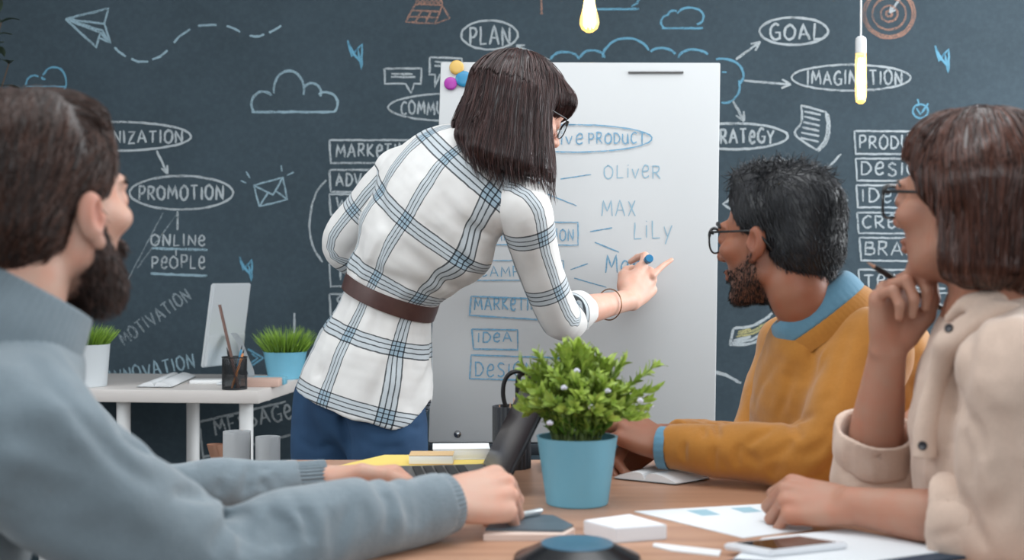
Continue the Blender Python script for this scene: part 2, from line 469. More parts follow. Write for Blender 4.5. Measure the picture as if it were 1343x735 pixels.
# single-stroke hand letters: (width, strokes), x 0..w, y 0 (base) .. 1 (top); a leading 's' marks a curved stroke
G = {
 'A': (.8, [[(0, 0), (.38, 1), (.8, 0)], [(.14, .36), (.66, .36)]]),
 'B': (.65, [[(.05, 0), (.05, 1)], ['s', (.0, .98), (.5, .92), (.5, .6), (.08, .52)], ['s', (.08, .52), (.65, .45), (.6, .06), (0, .02)]]),
 'C': (.7, [['s', (.66, .86), (.4, 1), (.08, .75), (.05, .3), (.32, 0), (.68, .14)]]),
 'D': (.72, [[(.06, 0), (.06, 1)], ['s', (.0, .98), (.45, .92), (.72, .5), (.45, .06), (.0, .02)]]),
 'E': (.6, [[(.58, 1), (.05, 1), (.05, 0), (.6, 0)], [(.05, .52), (.48, .52)]]),
 'e': (.6, [['s', (.06, .45), (.5, .52), (.52, .82), (.28, .92), (.06, .6), (.1, .12), (.35, .0), (.6, .16)]]),
 'F': (.6, [[(.58, 1), (.05, 1), (.05, 0)], [(.05, .52), (.48, .52)]]),
 'G': (.75, [['s', (.66, .88), (.4, 1), (.07, .72), (.06, .28), (.35, 0), (.68, .1)], [(.4, .45), (.72, .45), (.7, .02)]]),
 'I': (.2, [[(.1, 0), (.1, 1)]]),
 'K': (.7, [[(.06, 0), (.06, 1)], [(.62, .98), (.08, .45), (.68, 0)]]),
 'L': (.58, [[(.06, 1), (.05, 0), (.58, .02)]]),
 'M': (.92, [[(.02, 0), (.12, 1), (.46, .3), (.8, 1), (.92, 0)]]),
 'N': (.72, [[(.04, 0), (.06, 1), (.66, .02), (.68, 1)]]),
 'O': (.8, [['s', (.4, 1), (.08, .78), (.06, .25), (.38, 0), (.72, .24), (.74, .74), (.42, 1), (.3, .97)]]),
 'P': (.62, [[(.06, 0), (.06, 1)], ['s', (.0, .97), (.5, .95), (.6, .7), (.4, .46), (.06, .44)]]),
 'R': (.7, [[(.06, 0), (.06, 1)], ['s', (.0, .97), (.5, .95), (.58, .72), (.4, .5), (.06, .46)], [(.25, .48), (.7, 0)]]),
 'S': (.62, [['s', (.58, .88), (.3, 1), (.08, .8), (.25, .56), (.52, .4), (.56, .14), (.3, 0), (.03, .12)]]),
 'T': (.72, [[(0, .98), (.72, 1)], [(.36, 1), (.36, 0)]]),
 'U': (.7, [['s', (.05, 1), (.05, .3), (.32, 0), (.6, .22), (.65, 1)], [(.65, 1), (.68, 0)]]),
 'V': (.72, [[(0, 1), (.36, 0), (.72, 1)]]),
 'W': (1.0, [[(0, 1), (.24, 0), (.5, .7), (.74, 0), (1, 1)]]),
 'X': (.6, [[(0, .9), (.6, 0)], [(.55, .95), (.02, 0)]]),
 'Y': (.7, [[(0, 1), (.33, .48)], [(.7, 1), (.33, .48), (.3, 0)]]),
 'Z': (.66, [[(.02, 1), (.64, .98), (.03, .02), (.66, .02)]]),
 'a': (.62, [['s', (.55, .62), (.3, .72), (.05, .4), (.15, .04), (.42, .12), (.56, .6)], ['s', (.56, .62), (.52, .1), (.66, .02)]]),
 'i': (.2, [[(.1, 0), (.1, .72)], [(.1, .92), (.1, .98)]]),
 'n': (.6, [[(.06, 0), (.06, .7)], ['s', (.06, .5), (.3, .72), (.52, .5), (.54, 0)]]),
 'r': (.5, [[(.06, 0), (.06, .7)], ['s', (.06, .45), (.22, .68), (.48, .66)]]),
 's': (.5, [['s', (.46, .6), (.2, .7), (.08, .5), (.42, .25), (.36, .04), (.04, .06)]]),
 'v': (.55, [[(0, .7), (.26, 0), (.55, .74)]]),
 'y': (.6, [[(.02, .7), (.28, .12)], [(.6, .75), (.12, -.35)]]),
 'z': (.6, [[(.02, .7), (.55, .7), (.03, .02), (.6, .02)]]),
}
def word(text, x0, y0, x1, h, y1=None, seed=0, squeeze=None):
    """pixel strokes of a word whose baseline runs (x0,y0)->(x1,y1) with letter height h"""
    y1 = y0 if y1 is None else y1; r = random.Random(text+str(seed)+str(x0)); gap = .28
    tot = sum(G[c][0]+gap for c in text)-gap; L = math.hypot(x1-x0, y1-y0); sx = L/tot
    ux, uy = (x1-x0)/L, (y1-y0)/L; cx = 0; out = []
    for c in text:
        w, st = G[c]; jy = r.uniform(-.05, .05); jh = r.uniform(.94, 1.07); rot = r.uniform(-.05, .05)
        for s_ in st:
            pts = s_[1:] if s_[0] == 's' else s_
            if s_[0] == 's': pts = [tuple(q) for q in catmull([(a, b_) for a, b_ in pts], 5)]
            o_ = []
            for (a, b_) in pts:
                a += b_*rot; u = (cx+a)*sx; v = (b_*jh+jy)*h
                o_.append((x0+ux*u+uy*v, y0+uy*u-ux*v))
            out.append(o_)
        cx += w+gap
    return out
class Strokes:
    """ribbons laid on a plane; map2d turns a drawing point into a point of the surface"""
    def __init__(s, to3, nrm): s.to3 = to3; s.nrm = V(nrm)
    def make(s, name, lines, width, m, parent, depth=0.0006, jit=0.35, seed=0):
        r = random.Random(seed+len(name)); vs, fs = [], []
        for ki, li in enumerate(lines):
            pts = []
            for a, b_ in zip(li, li[1:]):
                n = max(1, int(math.hypot(b_[0]-a[0], b_[1]-a[1])/5))
                pts += [(a[0]+(b_[0]-a[0])*k/n, a[1]+(b_[1]-a[1])*k/n) for k in range(n)]
            pts.append(li[-1]); Q = [s.to3(x+r.uniform(-jit, jit), y+r.uniform(-jit, jit)) for x, y in pts]
            if len(Q) < 2: continue
            base = len(vs)
            for i, q in enumerate(Q):
                t = (Q[min(i+1, len(Q)-1)]-Q[max(i-1, 0)]).normalized(); sd = t.cross(s.nrm).normalized()
                w = width*r.uniform(.75, 1.15)/2*(0.75 if i in (0, len(Q)-1) else 1)
                vs += [q+sd*w+s.nrm*(depth+ki*.00012), q-sd*w+s.nrm*(depth+ki*.00012)]
            for i in range(len(Q)-1):
                a = base+2*i; fs.append((a, a+1, a+3, a+2))
        return mesh_obj(name, vs, fs, m, parent, False, parent.location)
def chalk_mat(name, c, dens=0.5):
    t = NT(name); v = t.obj(); f = t.noise(v, 420, 3, 0.7); g = t.noise(v, 9, 2)
    a = t.ramp(t.math('ADD', f, t.math('MULTIPLY', t.math('SUBTRACT', g, 0.5), 0.35)), 0.60-dens*0.5, 0.70-dens*0.38)
    t.bs(Base_Color=rgb(*c), Roughness=0.95, Alpha=t.math('MULTIPLY', a, 0.66)); return t.m
CW = chalk_mat('white_chalk', (190, 199, 203), 0.55); CB = chalk_mat('blue_chalk', (108, 168, 196), 0.6)
CP = chalk_mat('pale_blue_chalk', (158, 187, 200), 0.55); CF = chalk_mat('faint_chalk', (150, 163, 170), 0.36)
CO = chalk_mat('orange_chalk', (176, 134, 116), 0.45); CY = chalk_mat('yellow_chalk', (190, 184, 130), 0.4)
wallS = Strokes(lambda x, y: P(x, y, WALL-0.0004), (0, -1, 0))
def chalk(name, lines, m=CW, w=0.0062, **kw): return wallS.make(name, lines, w*1.3, m, wall_back, **kw)
def cloud(x0, x1, yb, bumps):
    """bumps: list of (cx, cy, rx, ry, a0, a1)"""
    return [[(x0, yb), (x1, yb)]]+[arc(*q) for q in bumps]
def arrow(a, b_, s=11, both=False):
    an = math.atan2(b_[1]-a[1], b_[0]-a[0]); out = [[a, b_]]
    for d in (2.7, -2.7): out.append([b_, (b_[0]+s*math.cos(an+d), b_[1]+s*math.sin(an+d))])
    return out
def box_(x0, y0, x1, y1, sk=0): return [[(x0, y0), (x1, y0+sk), (x1, y1+sk), (x0+2, y1), (x0, y0)]]
def bolt(x, y, s=1.0):
    p = [(-10, -20), (-5, 1), (3, -9), (8, 17), (9, -15), (-2, -4), (-9, -16)]
    L = [[(x+a*s, y+b_*s) for a, b_ in p]]
    for k in range(5): L.append([(x+(-9+2*k)*s, y+(-14+3*k)*s), (x+(-4+2.6*k)*s, y+(-2+2.5*k)*s)])
    return L
# left part of the wall
chalk('chalk_paper_plane', [[(86, 25), (142, 11), (137, 31), (86, 25)], [(86, 25), (126, 62), (132, 43), (86, 25)], [(86, 25), (134, 40), (145, 57), (137, 31)], [(132, 43), (145, 57), (131, 50)]], CP)
dash = [((150, 62), (156, 68), (165, 74)), ((172, 77), (181, 81), (194, 81)), ((200, 78), (210, 74), (220, 66)), ((228, 56), (238, 46), (250, 38)), ((260, 34), (271, 33), (284, 33)), ((297, 34), (306, 37), (315, 42)), ((327, 47), (338, 48), (347, 45)), ((353, 43), (361, 39), (369, 34))]
chalk('chalk_dashed_path', [[tuple(q) for q in catmull(d, 4)] for d in dash], CP)
chalk('chalk_cloud', cloud(34, 86, 114, [(45, 112, 11, 13, 180, 300), (71, 107, 16, 19, 205, 400), (58, 101, 3, 3, 60, 180)]), CB, 0.0055)
chalk('chalk_cloud', cloud(330, 438, 147, [(345, 137, 15, 17, 140, 318), (379, 118, 20, 25, 170, 375), (409, 122, 12, 13, 210, 380), (427, 136, 16, 15, 235, 410)]), CP, 0.007)
chalk('chalk_word', word('ORGANIZATION', 92, 188, 240, 16)+[ell_(150, 179, 101, 19)]+arrow((206, 198), (220, 228)))
chalk('chalk_word', word('PROMOTION', 182, 262, 293, 18)+[ell_(238, 253, 68, 22)]+[[(233, 277), (233, 302)]])
chalk('chalk_word', word('ONLINe', 198, 323, 269, 15)+[[(231, 328), (231, 336)]], CW, 0.005)
chalk('chalk_underline', [[(199, 326), (272, 328)], [(198, 359), (272, 362)]], CP, 0.007)
chalk('chalk_word', word('PeOPLe', 199, 352, 269, 16), CW, 0.005)
chalk('chalk_word', word('MOTIVATION', 163, 453, 252, 17, 392), CF, 0.0055)
chalk('chalk_word', word('INNOVATION', 146, 505, 256, 18, 482), CP, 0.0052)
chalk('chalk_word', word('MESSAGe', 283, 571, 384, 21, 548)+[[(375, 527), (261, 554), (267, 602)], [(266, 600), (384, 570)]], CW, 0.006)
chalk('chalk_envelope', [[(333, 243), (371, 233), (377, 262), (340, 271), (333, 243)], [(333, 243), (358, 256), (371, 233)], [(340, 271), (352, 252)], [(377, 262), (362, 251)], [(323, 225), (328, 234)], [(316, 237), (323, 240)], [(369, 217), (370, 225)], [(377, 230), (385, 226)]], CP, 0.005)
for x, y, s in ((323, 354, .85), (466, 73, 1.0)): chalk('chalk_bolt', bolt(x, y, s), CB, 0.006)
chalk('chalk_arrow_mark', [[(325, 458), (346, 470), (326, 482)], [(330, 464), (338, 470), (329, 476)]], CB, 0.006)
chalk('chalk_line', [[(386, 411), (386, 438)]], CW, 0.006)
chalk('chalk_smudge_line', [[(214, 279), (165, 372)], [(232, 281), (180, 352)]], CF, 0.004)
# upper middle
chalk('chalk_calendar', [[(545, 5), (580, 7), (571, 31), (532, 29), (545, 5)], [(580, 7), (590, 24), (572, 31)], [(541, 14), (577, 15)], [(537, 22), (574, 23)], [(553, 14), (545, 29)], [(565, 15), (558, 30)]]+[arc(548+6*k, 4, 2, 4, 120, 400, 6) for k in range(6)], CO, 0.0052)
chalk('chalk_word', word('PLAN', 616, 59, 669, 24)+[ell_(642, 46, 37, 19)]+arrow((721, 79), (677, 60)), CW, 0.006)
chalk('chalk_speech_bubble', [[(504, 90), (553, 90), (552, 110), (543, 110), (539, 122), (532, 110), (505, 110), (504, 90)], [(513, 97), (541, 97)], [(513, 101), (545, 101)]], CW, 0.0058)
chalk('chalk_speech_bubble', [[(564, 75), (606, 77), (606, 98), (577, 98), (570, 115), (571, 98), (563, 98), (564, 75)], [(570, 81), (600, 83)], [(570, 86), (600, 88)]], CW, 0.0058)
chalk('chalk_word', word('COMMUNICATION', 526, 150, 655, 17)+[[(x, y) for x, y in ell_(592, 141, 83, 18)]], CW, 0.0052)
chalk('chalk_hanging_mark', [[(710, -20), (710, 18)], [(708, 18), (713, 18)]], CO, 0.005)
big = [arc(741, 80, 19, 12, 190, 350), arc(777, 79, 17, 13, 195, 345), arc(822, 78, 32, 28, 185, 335), arc(868, 74, 18, 11, 215, 345), arc(910, 78, 21, 13, 190, 330), arc(948, 98, 27, 21, 250, 400), arc(950, 113, 20, 22, -20, 100), [(947, 95), (953, 95)]]
chalk('chalk_idea_cloud', big, CB, 0.0066)
chalk('chalk_cloud', cloud(868, 922, 37, [(876, 29, 9, 9, 110, 270), (884, 20, 8, 6, 180, 300), (905, 22, 18, 12, 200, 420)]), CB, 0.006)
chalk('chalk_cloud', cloud(776, 838, 12, [(790, 4, 14, 10, 150, 330), (818, -2, 20, 12, 200, 420)]), CB, 0.006)
# right part
chalk('chalk_word', word('GOAL', 1010, 52, 1077, 20)+[ell_(1041, 41, 45, 18)], CW, 0.0068)
chalk('chalk_word', word('IMAGINATION', 1058, 111, 1183, 18)+[ell_(1116, 102, 78, 17)], CW, 0.0056)
chalk('chalk_word', word('STRATeGY', 921, 188, 1015, 18)+[ell_(962, 179, 71, 17)], CW, 0.0066)
chalk('chalk_arrow', arrow((965, 78), (997, 55), 13)+arrow((976, 106), (1037, 111), 13)+arrow((961, 132), (976, 159), 13), CW, 0.0066)
chalk('chalk_document', [[(1051, 138), (1083, 147), (1086, 152)], [tuple(q) for q in catmull([(1051, 138), (1051, 160), (1043, 177), (1071, 197)], 6)], [tuple(q) for q in catmull([(1083, 148), (1085, 165), (1082, 183), (1071, 197)], 6)], [tuple(q) for q in catmull([(1086, 150), (1088, 168), (1084, 186), (1073, 199)], 6)]]+[[(1055-k, 146+7*k), (1076-k*.5, 151+7*k)] for k in range(6)], CW, 0.006)
chalk('chalk_target', [ell_(1166, 18, r_, r_*.95) for r_ in (4, 11, 22, 31, 34)], CO, 0.006)
chalk('chalk_target_arrow', arrow((1182, -4), (1167, 17), 9), CW, 0.006)
chalk('chalk_bolt', bolt(1236, 79, .95), CB, 0.006)
chalk('chalk_tick', [ell_(1207, 146, 10, 9), [(1202, 142), (1207, 150), (1217, 136)], [(1203, 130), (1205, 136)]], CB, 0.0055)
for k, (w_, x, y0_, y1_, xe) in enumerate((('PRODUCTION', 1120, 172, 202, 1255), ('DeSIGN', 1122, 208, 237, 1222), ('IDeAS', 1123, 243, 272, 1205), ('CReATIVe', 1124, 279, 306, 1250), ('BRAND', 1127, 312, 342, 1220), ('TeAM', 1126, 354, 384, 1200))):
    chalk('chalk_boxed_word', word(w_, x+7, y1_-7, xe, 17)+box_(x, y0_, 1262, y1_, 1), CW, 0.0052)
chalk('chalk_ray', [[(1072, 236), (1103, 202)], [(1091, 263), (1112, 263)], [(1097, 302), (1107, 296)], [(963, 258), (948, 268), (962, 276)], [(1190, 377), (1240, 379)]], CW, 0.006)
rib = [tuple(q) for q in catmull([(962, 431), (985, 428), (1003, 419), (1015, 409)], 6)]; rib2 = [tuple(q) for q in catmull([(957, 453), (985, 451), (1005, 441), (1019, 428)], 6)]
chalk('chalk_ribbon', [rib, rib2, [(962, 431), (957, 453)], [(960, 450), (985, 446), (1008, 434)], [(962, 447), (985, 442)]], CW, 0.0075)
chalk('chalk_ribbon_filling', [[(967, 438), (988, 434), (1005, 424)], [(966, 442), (988, 438), (1006, 428)], [(968, 435), (985, 432)]], CY, 0.006)
chalk('chalk_curve', [[(936, 488), (952, 492), (972, 503)]], CW, 0.009)
chalk('chalk_pyramid', [[(1206, 462), (1214, 448), (1232, 450), (1216, 470), (1206, 462)], [(1212, 452), (1224, 456), (1214, 468)]], CB, 0.009)
for k, (w_, y0_, y1_) in enumerate((('MARKeTING', 184, 214), ('ADVeRTISING', 223, 252), ('WORK', 255, 282), ('TEAM', 346, 376), ('SALES', 386, 414))):
    chalk('chalk_boxed_word', word(w_, 441, y1_-8, {0: 545, 1: 552, 2: 500, 3: 500, 4: 505}[k], 17)+box_(432, y0_, 575, y1_), CW, 0.0056)
chalk('chalk_bracket', [[tuple(q) for q in catmull([(428, 236), (414, 255), (406, 290), (410, 322), (423, 344)], 6)]], CW, 0.0055)
# ---------------------------------------------------------------- the meeting table
TZ = 0.75
def wood_mat(name, c1, c2, axis=0, rough=0.35):
    t = NT(name); v = t.obj(); sc = [14, 14, 14]; sc[axis] = 0.9
    g = t.noise(t.mapping(v, sc), 2.2, 6, 0.6); g2 = t.noise(t.mapping(v, [x*6 for x in sc]), 4, 3)
    c = t.mix(t.ramp(g, 0.32, 0.68), rgb(*c1), rgb(*c2)); c = t.mix(t.math('MULTIPLY', g2, 0.18), c, rgb(*[x*0.7 for x in c1]))
    t.bs(Base_Color=c, Roughness=rough); t.bump(g2, 0.06, 0.001); return t.m
M_table = wood_mat('warm_wood', (168, 124, 100), (196, 152, 124))
M_black = mat('black_plastic', (22, 23, 25), 0.4)
M_dark_metal = mat('dark_metal', (40, 42, 45), 0.45, 0.6)
M_white = mat('white_lacquer', (228, 229, 229), 0.4)
M_paper = mat('white_paper', (226, 228, 230), 0.8, var=0.015, vscale=8)
tx0, tx1, ty0, ty1 = -0.427, 0.86, 1.42, 2.333
tb = empty('meeting_table', ((tx0+tx1)/2, (ty0+ty1)/2, 0), 'warm brown wooden meeting table the seated people lean on', 'table')
ox = (tb.location.x, tb.location.y, 0)
MB().box(((tx0+tx1)/2, (ty0+ty1)/2, TZ-0.016), (tx1-tx0, ty1-ty0, 0.032), 0.004).build('tabletop', M_table, tb, origin=ox)
for x in (tx0+0.22, tx1-0.08):
    for y in (ty0+0.08, ty1-0.08):
        MB().box((x, y, 0.359), (0.05, 0.05, 0.718), 0.004).build('leg', M_dark_metal, tb, origin=ox)
for y in (ty0+0.08, ty1-0.08): MB().box(((tx0+tx1+0.14)/2, y, 0.69), (tx1-tx0-0.35, 0.03, 0.055), 0.003).build('apron_rail', M_dark_metal, tb, origin=ox)

# ---------------------------------------------------------------- flip chart
M_board = mat('whiteboard_enamel', (190, 192, 193), 0.45, var=0.012, vscale=3)
TL, TR, BL, BR = P(578, 81, 3.17), P(945, 82, 3.17), P(562, 581, 3.085), P(938, 581, 3.085)
ub = (TR-TL).normalized(); vb = ((BL+BR)/2-(TL+TR)/2).normalized(); nb = ub.cross(vb).normalized()
if nb.y > 0: nb = -nb
def board3(px, py):
    """a point of the board face seen at a pixel"""
    r = P(px, py, 1.0)-V((0, 0, CAMH)); t = (TL-V((0, 0, CAMH))).dot(nb)/r.dot(nb); return V((0, 0, CAMH))+r*t
base_fc = V(((BL.x+BR.x)/2, 3.25, 0))
fc = empty('flip_chart', base_fc, 'white magnetic flip chart on an easel being written on in front of the chalkboard', 'flip chart')
def quadbox(q, th, bev=0.004):
    b = MB(); A = [b.bm.verts.new(p) for p in q]; B = [b.bm.verts.new(p-nb*th) for p in q]
    b.bm.faces.new(A); b.bm.faces.new(B[::-1])
    for k in range(4): b.bm.faces.new((A[k], B[k], B[(k+1) % 4], A[(k+1) % 4]))
    bmesh.ops.bevel(b.bm, geom=b.bm.edges[:]+b.bm.verts[:], offset=bev, segments=2, affect='EDGES', profile=0.5)
    return b
quadbox([TL, TR, BR, BL], 0.016).build('board', M_board, fc, origin=base_fc)
boardS = Strokes(lambda x, y: board3(x, y)+nb*0.0003, nb)
M_mark = NT('blue_marker'); v_ = M_mark.obj()
M_mark.bs(Base_Color=rgb(100, 150, 180), Roughness=0.6, Alpha=M_mark.ramp(M_mark.noise(v_, 160, 2), 0.05, 0.55)); M_mark = M_mark.m
M_mark2 = mat('pale_blue_marker', (140, 172, 190), 0.6)
def mark(name, lines, w=0.0034, m=M_mark): return boardS.make(name, lines, w, m, fc, depth=0.0004, jit=0.2)
mark('marker_word', word('CReATive', 660, 189, 764, 15)+word('PRODUCT', 772, 189, 846, 14)+[ell_(752, 182, 103, 18)], 0.0038)
mark('marker_word', word('OLiveR', 792, 234, 866, 17), m=M_mark2)
mark('marker_word', word('MAX', 789, 283, 833, 20), m=M_mark2)
mark('marker_word', word('LiLy', 831, 313, 881, 22), m=M_mark2)
mark('marker_word', word('Mar', 794, 357, 838, 22), 0.004)
mark('marker_boxed_word', word('DeSIGN', 640, 260, 702, 16)+[[(630, 238), (707, 240), (705, 268), (630, 266)]], 0.003)
mark('marker_boxed_word', word('COMMUNICATION', 628, 316, 752, 15)+box_(620, 291, 758, 321, 1))
mark('marker_boxed_word', word('CAMPAIGN', 630, 363, 728, 14)+box_(620, 342, 739, 368), 0.003)
mark('marker_boxed_word', word('MARKeTING', 622, 407, 716, 17)+[[(714, 420), (616, 414), (618, 389), (720, 393)]], 0.0042)
mark('marker_boxed_word', word('IDeA', 626, 449, 671, 13)+box_(619, 432, 679, 458, 1), 0.0042)
mark('marker_boxed_word', word('DeSIGN', 623, 494, 700, 18)+[[(740, 500), (616, 497), (618, 466), (744, 470)]], 0.004)
for l_ in [[(716, 254), (756, 270)], [(735, 235), (775, 229)], [(774, 304), (803, 299)], [(780, 318), (812, 331)], [(748, 354), (771, 346)], [(753, 365), (795, 377)]]: mark('marker_line', [l_], 0.0034)
b = MB()
M_gm = mat('grey_metal', (120, 122, 124), 0.35, 0.7)
for x0, x1, yy in ((824, 896, 95), (626, 668, 95)):
    MB().tube([board3(x0, yy)+nb*0.003, board3(x1, yy)+nb*0.003], 0.0032, 8).build('clip_bar', M_gm, fc, origin=base_fc)
b = MB(); b.box((0, 0, 0), ((BR-BL).length, .05, .028), .004, M=Matrix.Translation((BL+BR)/2-V((0, -.012, .016)))); b.build('pen_tray', mat('dark_tray', (38, 46, 54), .5), fc, origin=base_fc)
q = board3(600, 570); b = MB(); Rn = nb.to_track_quat('Z', 'Y').to_matrix().to_4x4()
b.lathe([(0, .004), (.004, .004), (.0085, .002), (.0095, 0), (.0095, -.001)], n=20, M=Matrix.Translation(q)@Rn)
b.build('screw', mat('steel', (150, 152, 154), 0.25, 1.0), fc, origin=base_fc)
# easel behind the board
mid = lambda k: TL.lerp(TR, 0.5).lerp(BL.lerp(BR, 0.5), k)-nb*0.03
for sx in (-1, 1):
    top = mid(0.15)+ub*sx*0.08; bot = V((mid(0).x+sx*0.34, 3.02, 0.01))
    MB().tube([top, (top.x+(bot.x-top.x)*.6, mid(.6).y+0.0, top.z+(bot.z-top.z)*.6), bot], 0.012, 10).build('easel_leg', M_dark_metal, fc, origin=base_fc)
MB().tube([mid(0.15)-nb*0.02, (mid(0).x, 3.75, 0.01)], 0.012, 10).build('easel_leg', M_dark_metal, fc, origin=base_fc)
MB().box((0, 0, 0), (0.24, 0.02, 0.05), 0.004, M=Matrix.Translation(mid(.13)-nb*0.008)).build('easel_head', M_dark_metal, fc, origin=base_fc)
for px, py, r, c, nm in ((599, 89, 9.5, (206, 168, 88), 'yellow'), (608, 104, 10.5, (40, 128, 170), 'blue'), (591, 110, 8.5, (156, 44, 150), 'magenta')):
    R = r/F*3.16; q = board3(px, py)+nb*0.0004; mg = bpy.data.objects
    b = MB().lathe([(0, .009), (R*.6, .0088), (R*.88, .0075), (R, .005), (R, 0), (0, 0)], n=28, M=Rn)
    o = b.build('magnet', mat(nm+'_plastic', c, 0.35)); o.location = q
    tag(o, 'round %s magnet in the top left corner of the flip chart' % nm, 'magnet', 'magnets on the flip chart')

# ---------------------------------------------------------------- desk by the chalkboard
DZ = 0.76; dx1 = -0.738; dx0 = -1.70; dy0, dy1 = 3.60, 4.17
M_desk = mat('pale_desk_laminate', (206, 200, 196), 0.4, var=0.02, vscale=6)
dk = empty('desk', (dx1, dy0, 0), 'white side desk with the computer against the chalkboard wall', 'desk', rz=math.radians(-6)); od = dk.location.copy()
MB().box(((dx0+dx1)/2, (dy0+dy1)/2, DZ-0.019), (dx1-dx0, dy1-dy0, 0.038), 0.003).build('desktop', M_desk, dk, origin=od)
for px, d in ((319.5, 3.66), (234, 3.95), (152, 3.66), (None, 4.1)):
    p = P(px, 360, d) if px else V((dx0+0.06, d, 0))
    MB().lathe([(0.0205, 0.0), (0.0205, DZ-0.038)], (p.x, p.y, 0), 24).build('leg', M_white, dk, origin=od)
MB().box(((dx0+dx1)/2-.02, 4.1, DZ-.06), (dx1-dx0-.2, .02, .04), .002).build('rail', M_white, dk, origin=od)

# things on the desk
def on(px, py, z):
    """world point at height z seen at a pixel"""
    d = (CAMH-z)*F/(py-YH); return V(((px-CX)/F*d, d, z))
# computer monitor seen from behind: hinge foot at the right, panel turned away
M_alu = mat('brushed_aluminium', (196, 200, 203), 0.35, 0.35)
mo = empty('computer_monitor', (P(300, 400, 3.93).x, 3.93, DZ), 'silver desktop computer monitor seen from the back on the white desk', 'monitor'); om = mo.location.copy()
# panel: a thin slab that stands nearly edge-on
pA, pB = P(281, 372, 3.86), P(330, 374, 4.05)
ud = (V((pB.x-pA.x, pB.y-pA.y, 0))).normalized(); hgt = 0.265; ud_w = 0.30
nrm_m = V((ud.y, -ud.x, 0)); lean = V((-0.12, -0.02, -1)).normalized()
tl = V(pA); 
def pan(u, v, w): return tl+ud*u+lean*v+nrm_m*w
b = MB(); Wm = (V((pB.x-pA.x, pB.y-pA.y, 0))).length
A = [pan(0, 0, 0), pan(Wm, 0, 0), pan(Wm, hgt, 0), pan(0, hgt, 0)]; B = [p-nrm_m*0.014 for p in A]
vA = [b.bm.verts.new(p) for p in A]; vB = [b.bm.verts.new(p) for p in B]
b.bm.faces.new(vA); b.bm.faces.new(vB[::-1])
for k in range(4): b.bm.faces.new((vA[k], vB[k], vB[(k+1) % 4], vA[(k+1) % 4]))
bmesh.ops.bevel(b.bm, geom=b.bm.edges[:]+b.bm.verts[:], offset=0.004, segments=2, affect='EDGES')
b.build('screen_panel', M_alu, mo, origin=om)
b = MB(); A = [pan(.004, .165, .003), pan(Wm-.004, .165, .003), pan(Wm-.004, hgt-.003, .007), pan(.004, hgt-.003, .007)]
vA = [b.bm.verts.new(p) for p in A]; vB = [b.bm.verts.new(p-nrm_m*.012) for p in A]
b.bm.faces.new(vA); b.bm.faces.new(vB[::-1])
for k in range(4): b.bm.faces.new((vA[k], vB[k], vB[(k+1) % 4], vA[(k+1) % 4]))
bmesh.ops.bevel(b.bm, geom=b.bm.edges[:], offset=0.002, segments=2, affect='EDGES')
b.build('back_cover', M_alu, mo, origin=om)
# stand: an angled strut down to a foot plate
b = MB(); st = [P(306, 437, 3.93), P(313, 446, 3.90), P(320, 465, 3.86), P(329, 488, 3.83)]; st.append(V((st[-1].x, 3.83, DZ+.004)))
for (p0, p1) in zip(st, st[1:]):
    pass
C = catmull([np.array(p) for p in st], 6)
def strip(u, v):
    i = min(int(u*(len(C)-1)+.5), len(C)-1); p = V(C[i]); return p+V((0.35, .94, 0))*(v-.5)*0.036
b.grid(strip, len(C), 4); g_ = bmesh.ops.solidify(b.bm, geom=b.bm.faces[:], thickness=0.008)
b.build('stand', M_alu, mo, origin=om)
MB().box((st[-1].x-.03, 3.84, DZ+.004), (0.13, 0.12, 0.008), 0.003).build('foot_plate', M_alu, mo, origin=om)

def prism_thing(name, poly, z0, h, m, label, cat, group=None):
    c = sum((V((x, y, 0)) for x, y in poly), V((0, 0, 0)))/len(poly)
    b = MB().prism([(x-c.x, y-c.y) for x, y in poly], 0, h)
    bmesh.ops.bevel(b.bm, geom=b.bm.edges[:], offset=min(.0015, h*.3), segments=2, affect='EDGES')
    o = b.build(name, m); o.location = (c.x, c.y, z0); return tag(o, label, cat, group)

def open_book(name, corners, h, label, cat, page_m, cover_m, swell=1.0, label_z=None):
    """four table points (front-left, front-right, back-right, back-left): cover plus two arched page blocks"""
    fl, fr, br, bl = [V(c) for c in corners]; z0 = fl.z; c0 = (fl+fr+br+bl)/4
    root = empty(name, (c0.x, c0.y, z0), label, cat); oo = root.location.copy()
    def at(u, v, z): p = fl.lerp(fr, u).lerp(bl.lerp(br, u), v); return V((p.x, p.y, z0+z))
    b = MB(); b.grid(lambda u, v: at(-.015+1.03*u, -.02+1.04*v, 0.0015), 9, 3)
    bmesh.ops.solidify(b.bm, geom=b.bm.faces[:], thickness=0.0015)
    b.build('cover', cover_m, root, origin=oo)
    for s_ in (0, 1):
        def prof(u): return 0.004+h*swell*math.sin(math.pi*min(1, u*1.02)**0.55)**0.8
        n = 12; b = MB(); top = []; bot = []
        for i in range(n):
            u = i/(n-1); uu = 0.5-0.5*u if s_ == 0 else 0.5+0.5*u
            top.append([b.bm.verts.new(at(uu, v, prof(u))) for v in (0, .5, 1)]); bot.append([b.bm.verts.new(at(uu, v, .002)) for v in (0, .5, 1)])
        for i in range(n-1):
            for j in (0, 1):
                b.bm.faces.new((top[i][j], top[i+1][j], top[i+1][j+1], top[i][j+1])); b.bm.faces.new((bot[i][j], bot[i][j+1], bot[i+1][j+1], bot[i+1][j]))
            for j in (0, 2): b.bm.faces.new((top[i][j], bot[i][j], bot[i+1][j], top[i+1][j]))
        for i in (0, n-1):
            for j in (0, 1): b.bm.faces.new((top[i][j], top[i][j+1], bot[i][j+1], bot[i][j]))
        b.build('page_block', page_m, root, origin=oo)
    return root
open_book('open_book', (on(180, 508.5, DZ), on(225, 509, DZ), on(256, 495, DZ), on(214, 495, DZ)), 0.012, 'open book with white pages lying on the desk left of the pen cup', 'book', M_paper, mat('book_cover_grey', (80, 86, 92), 0.6))
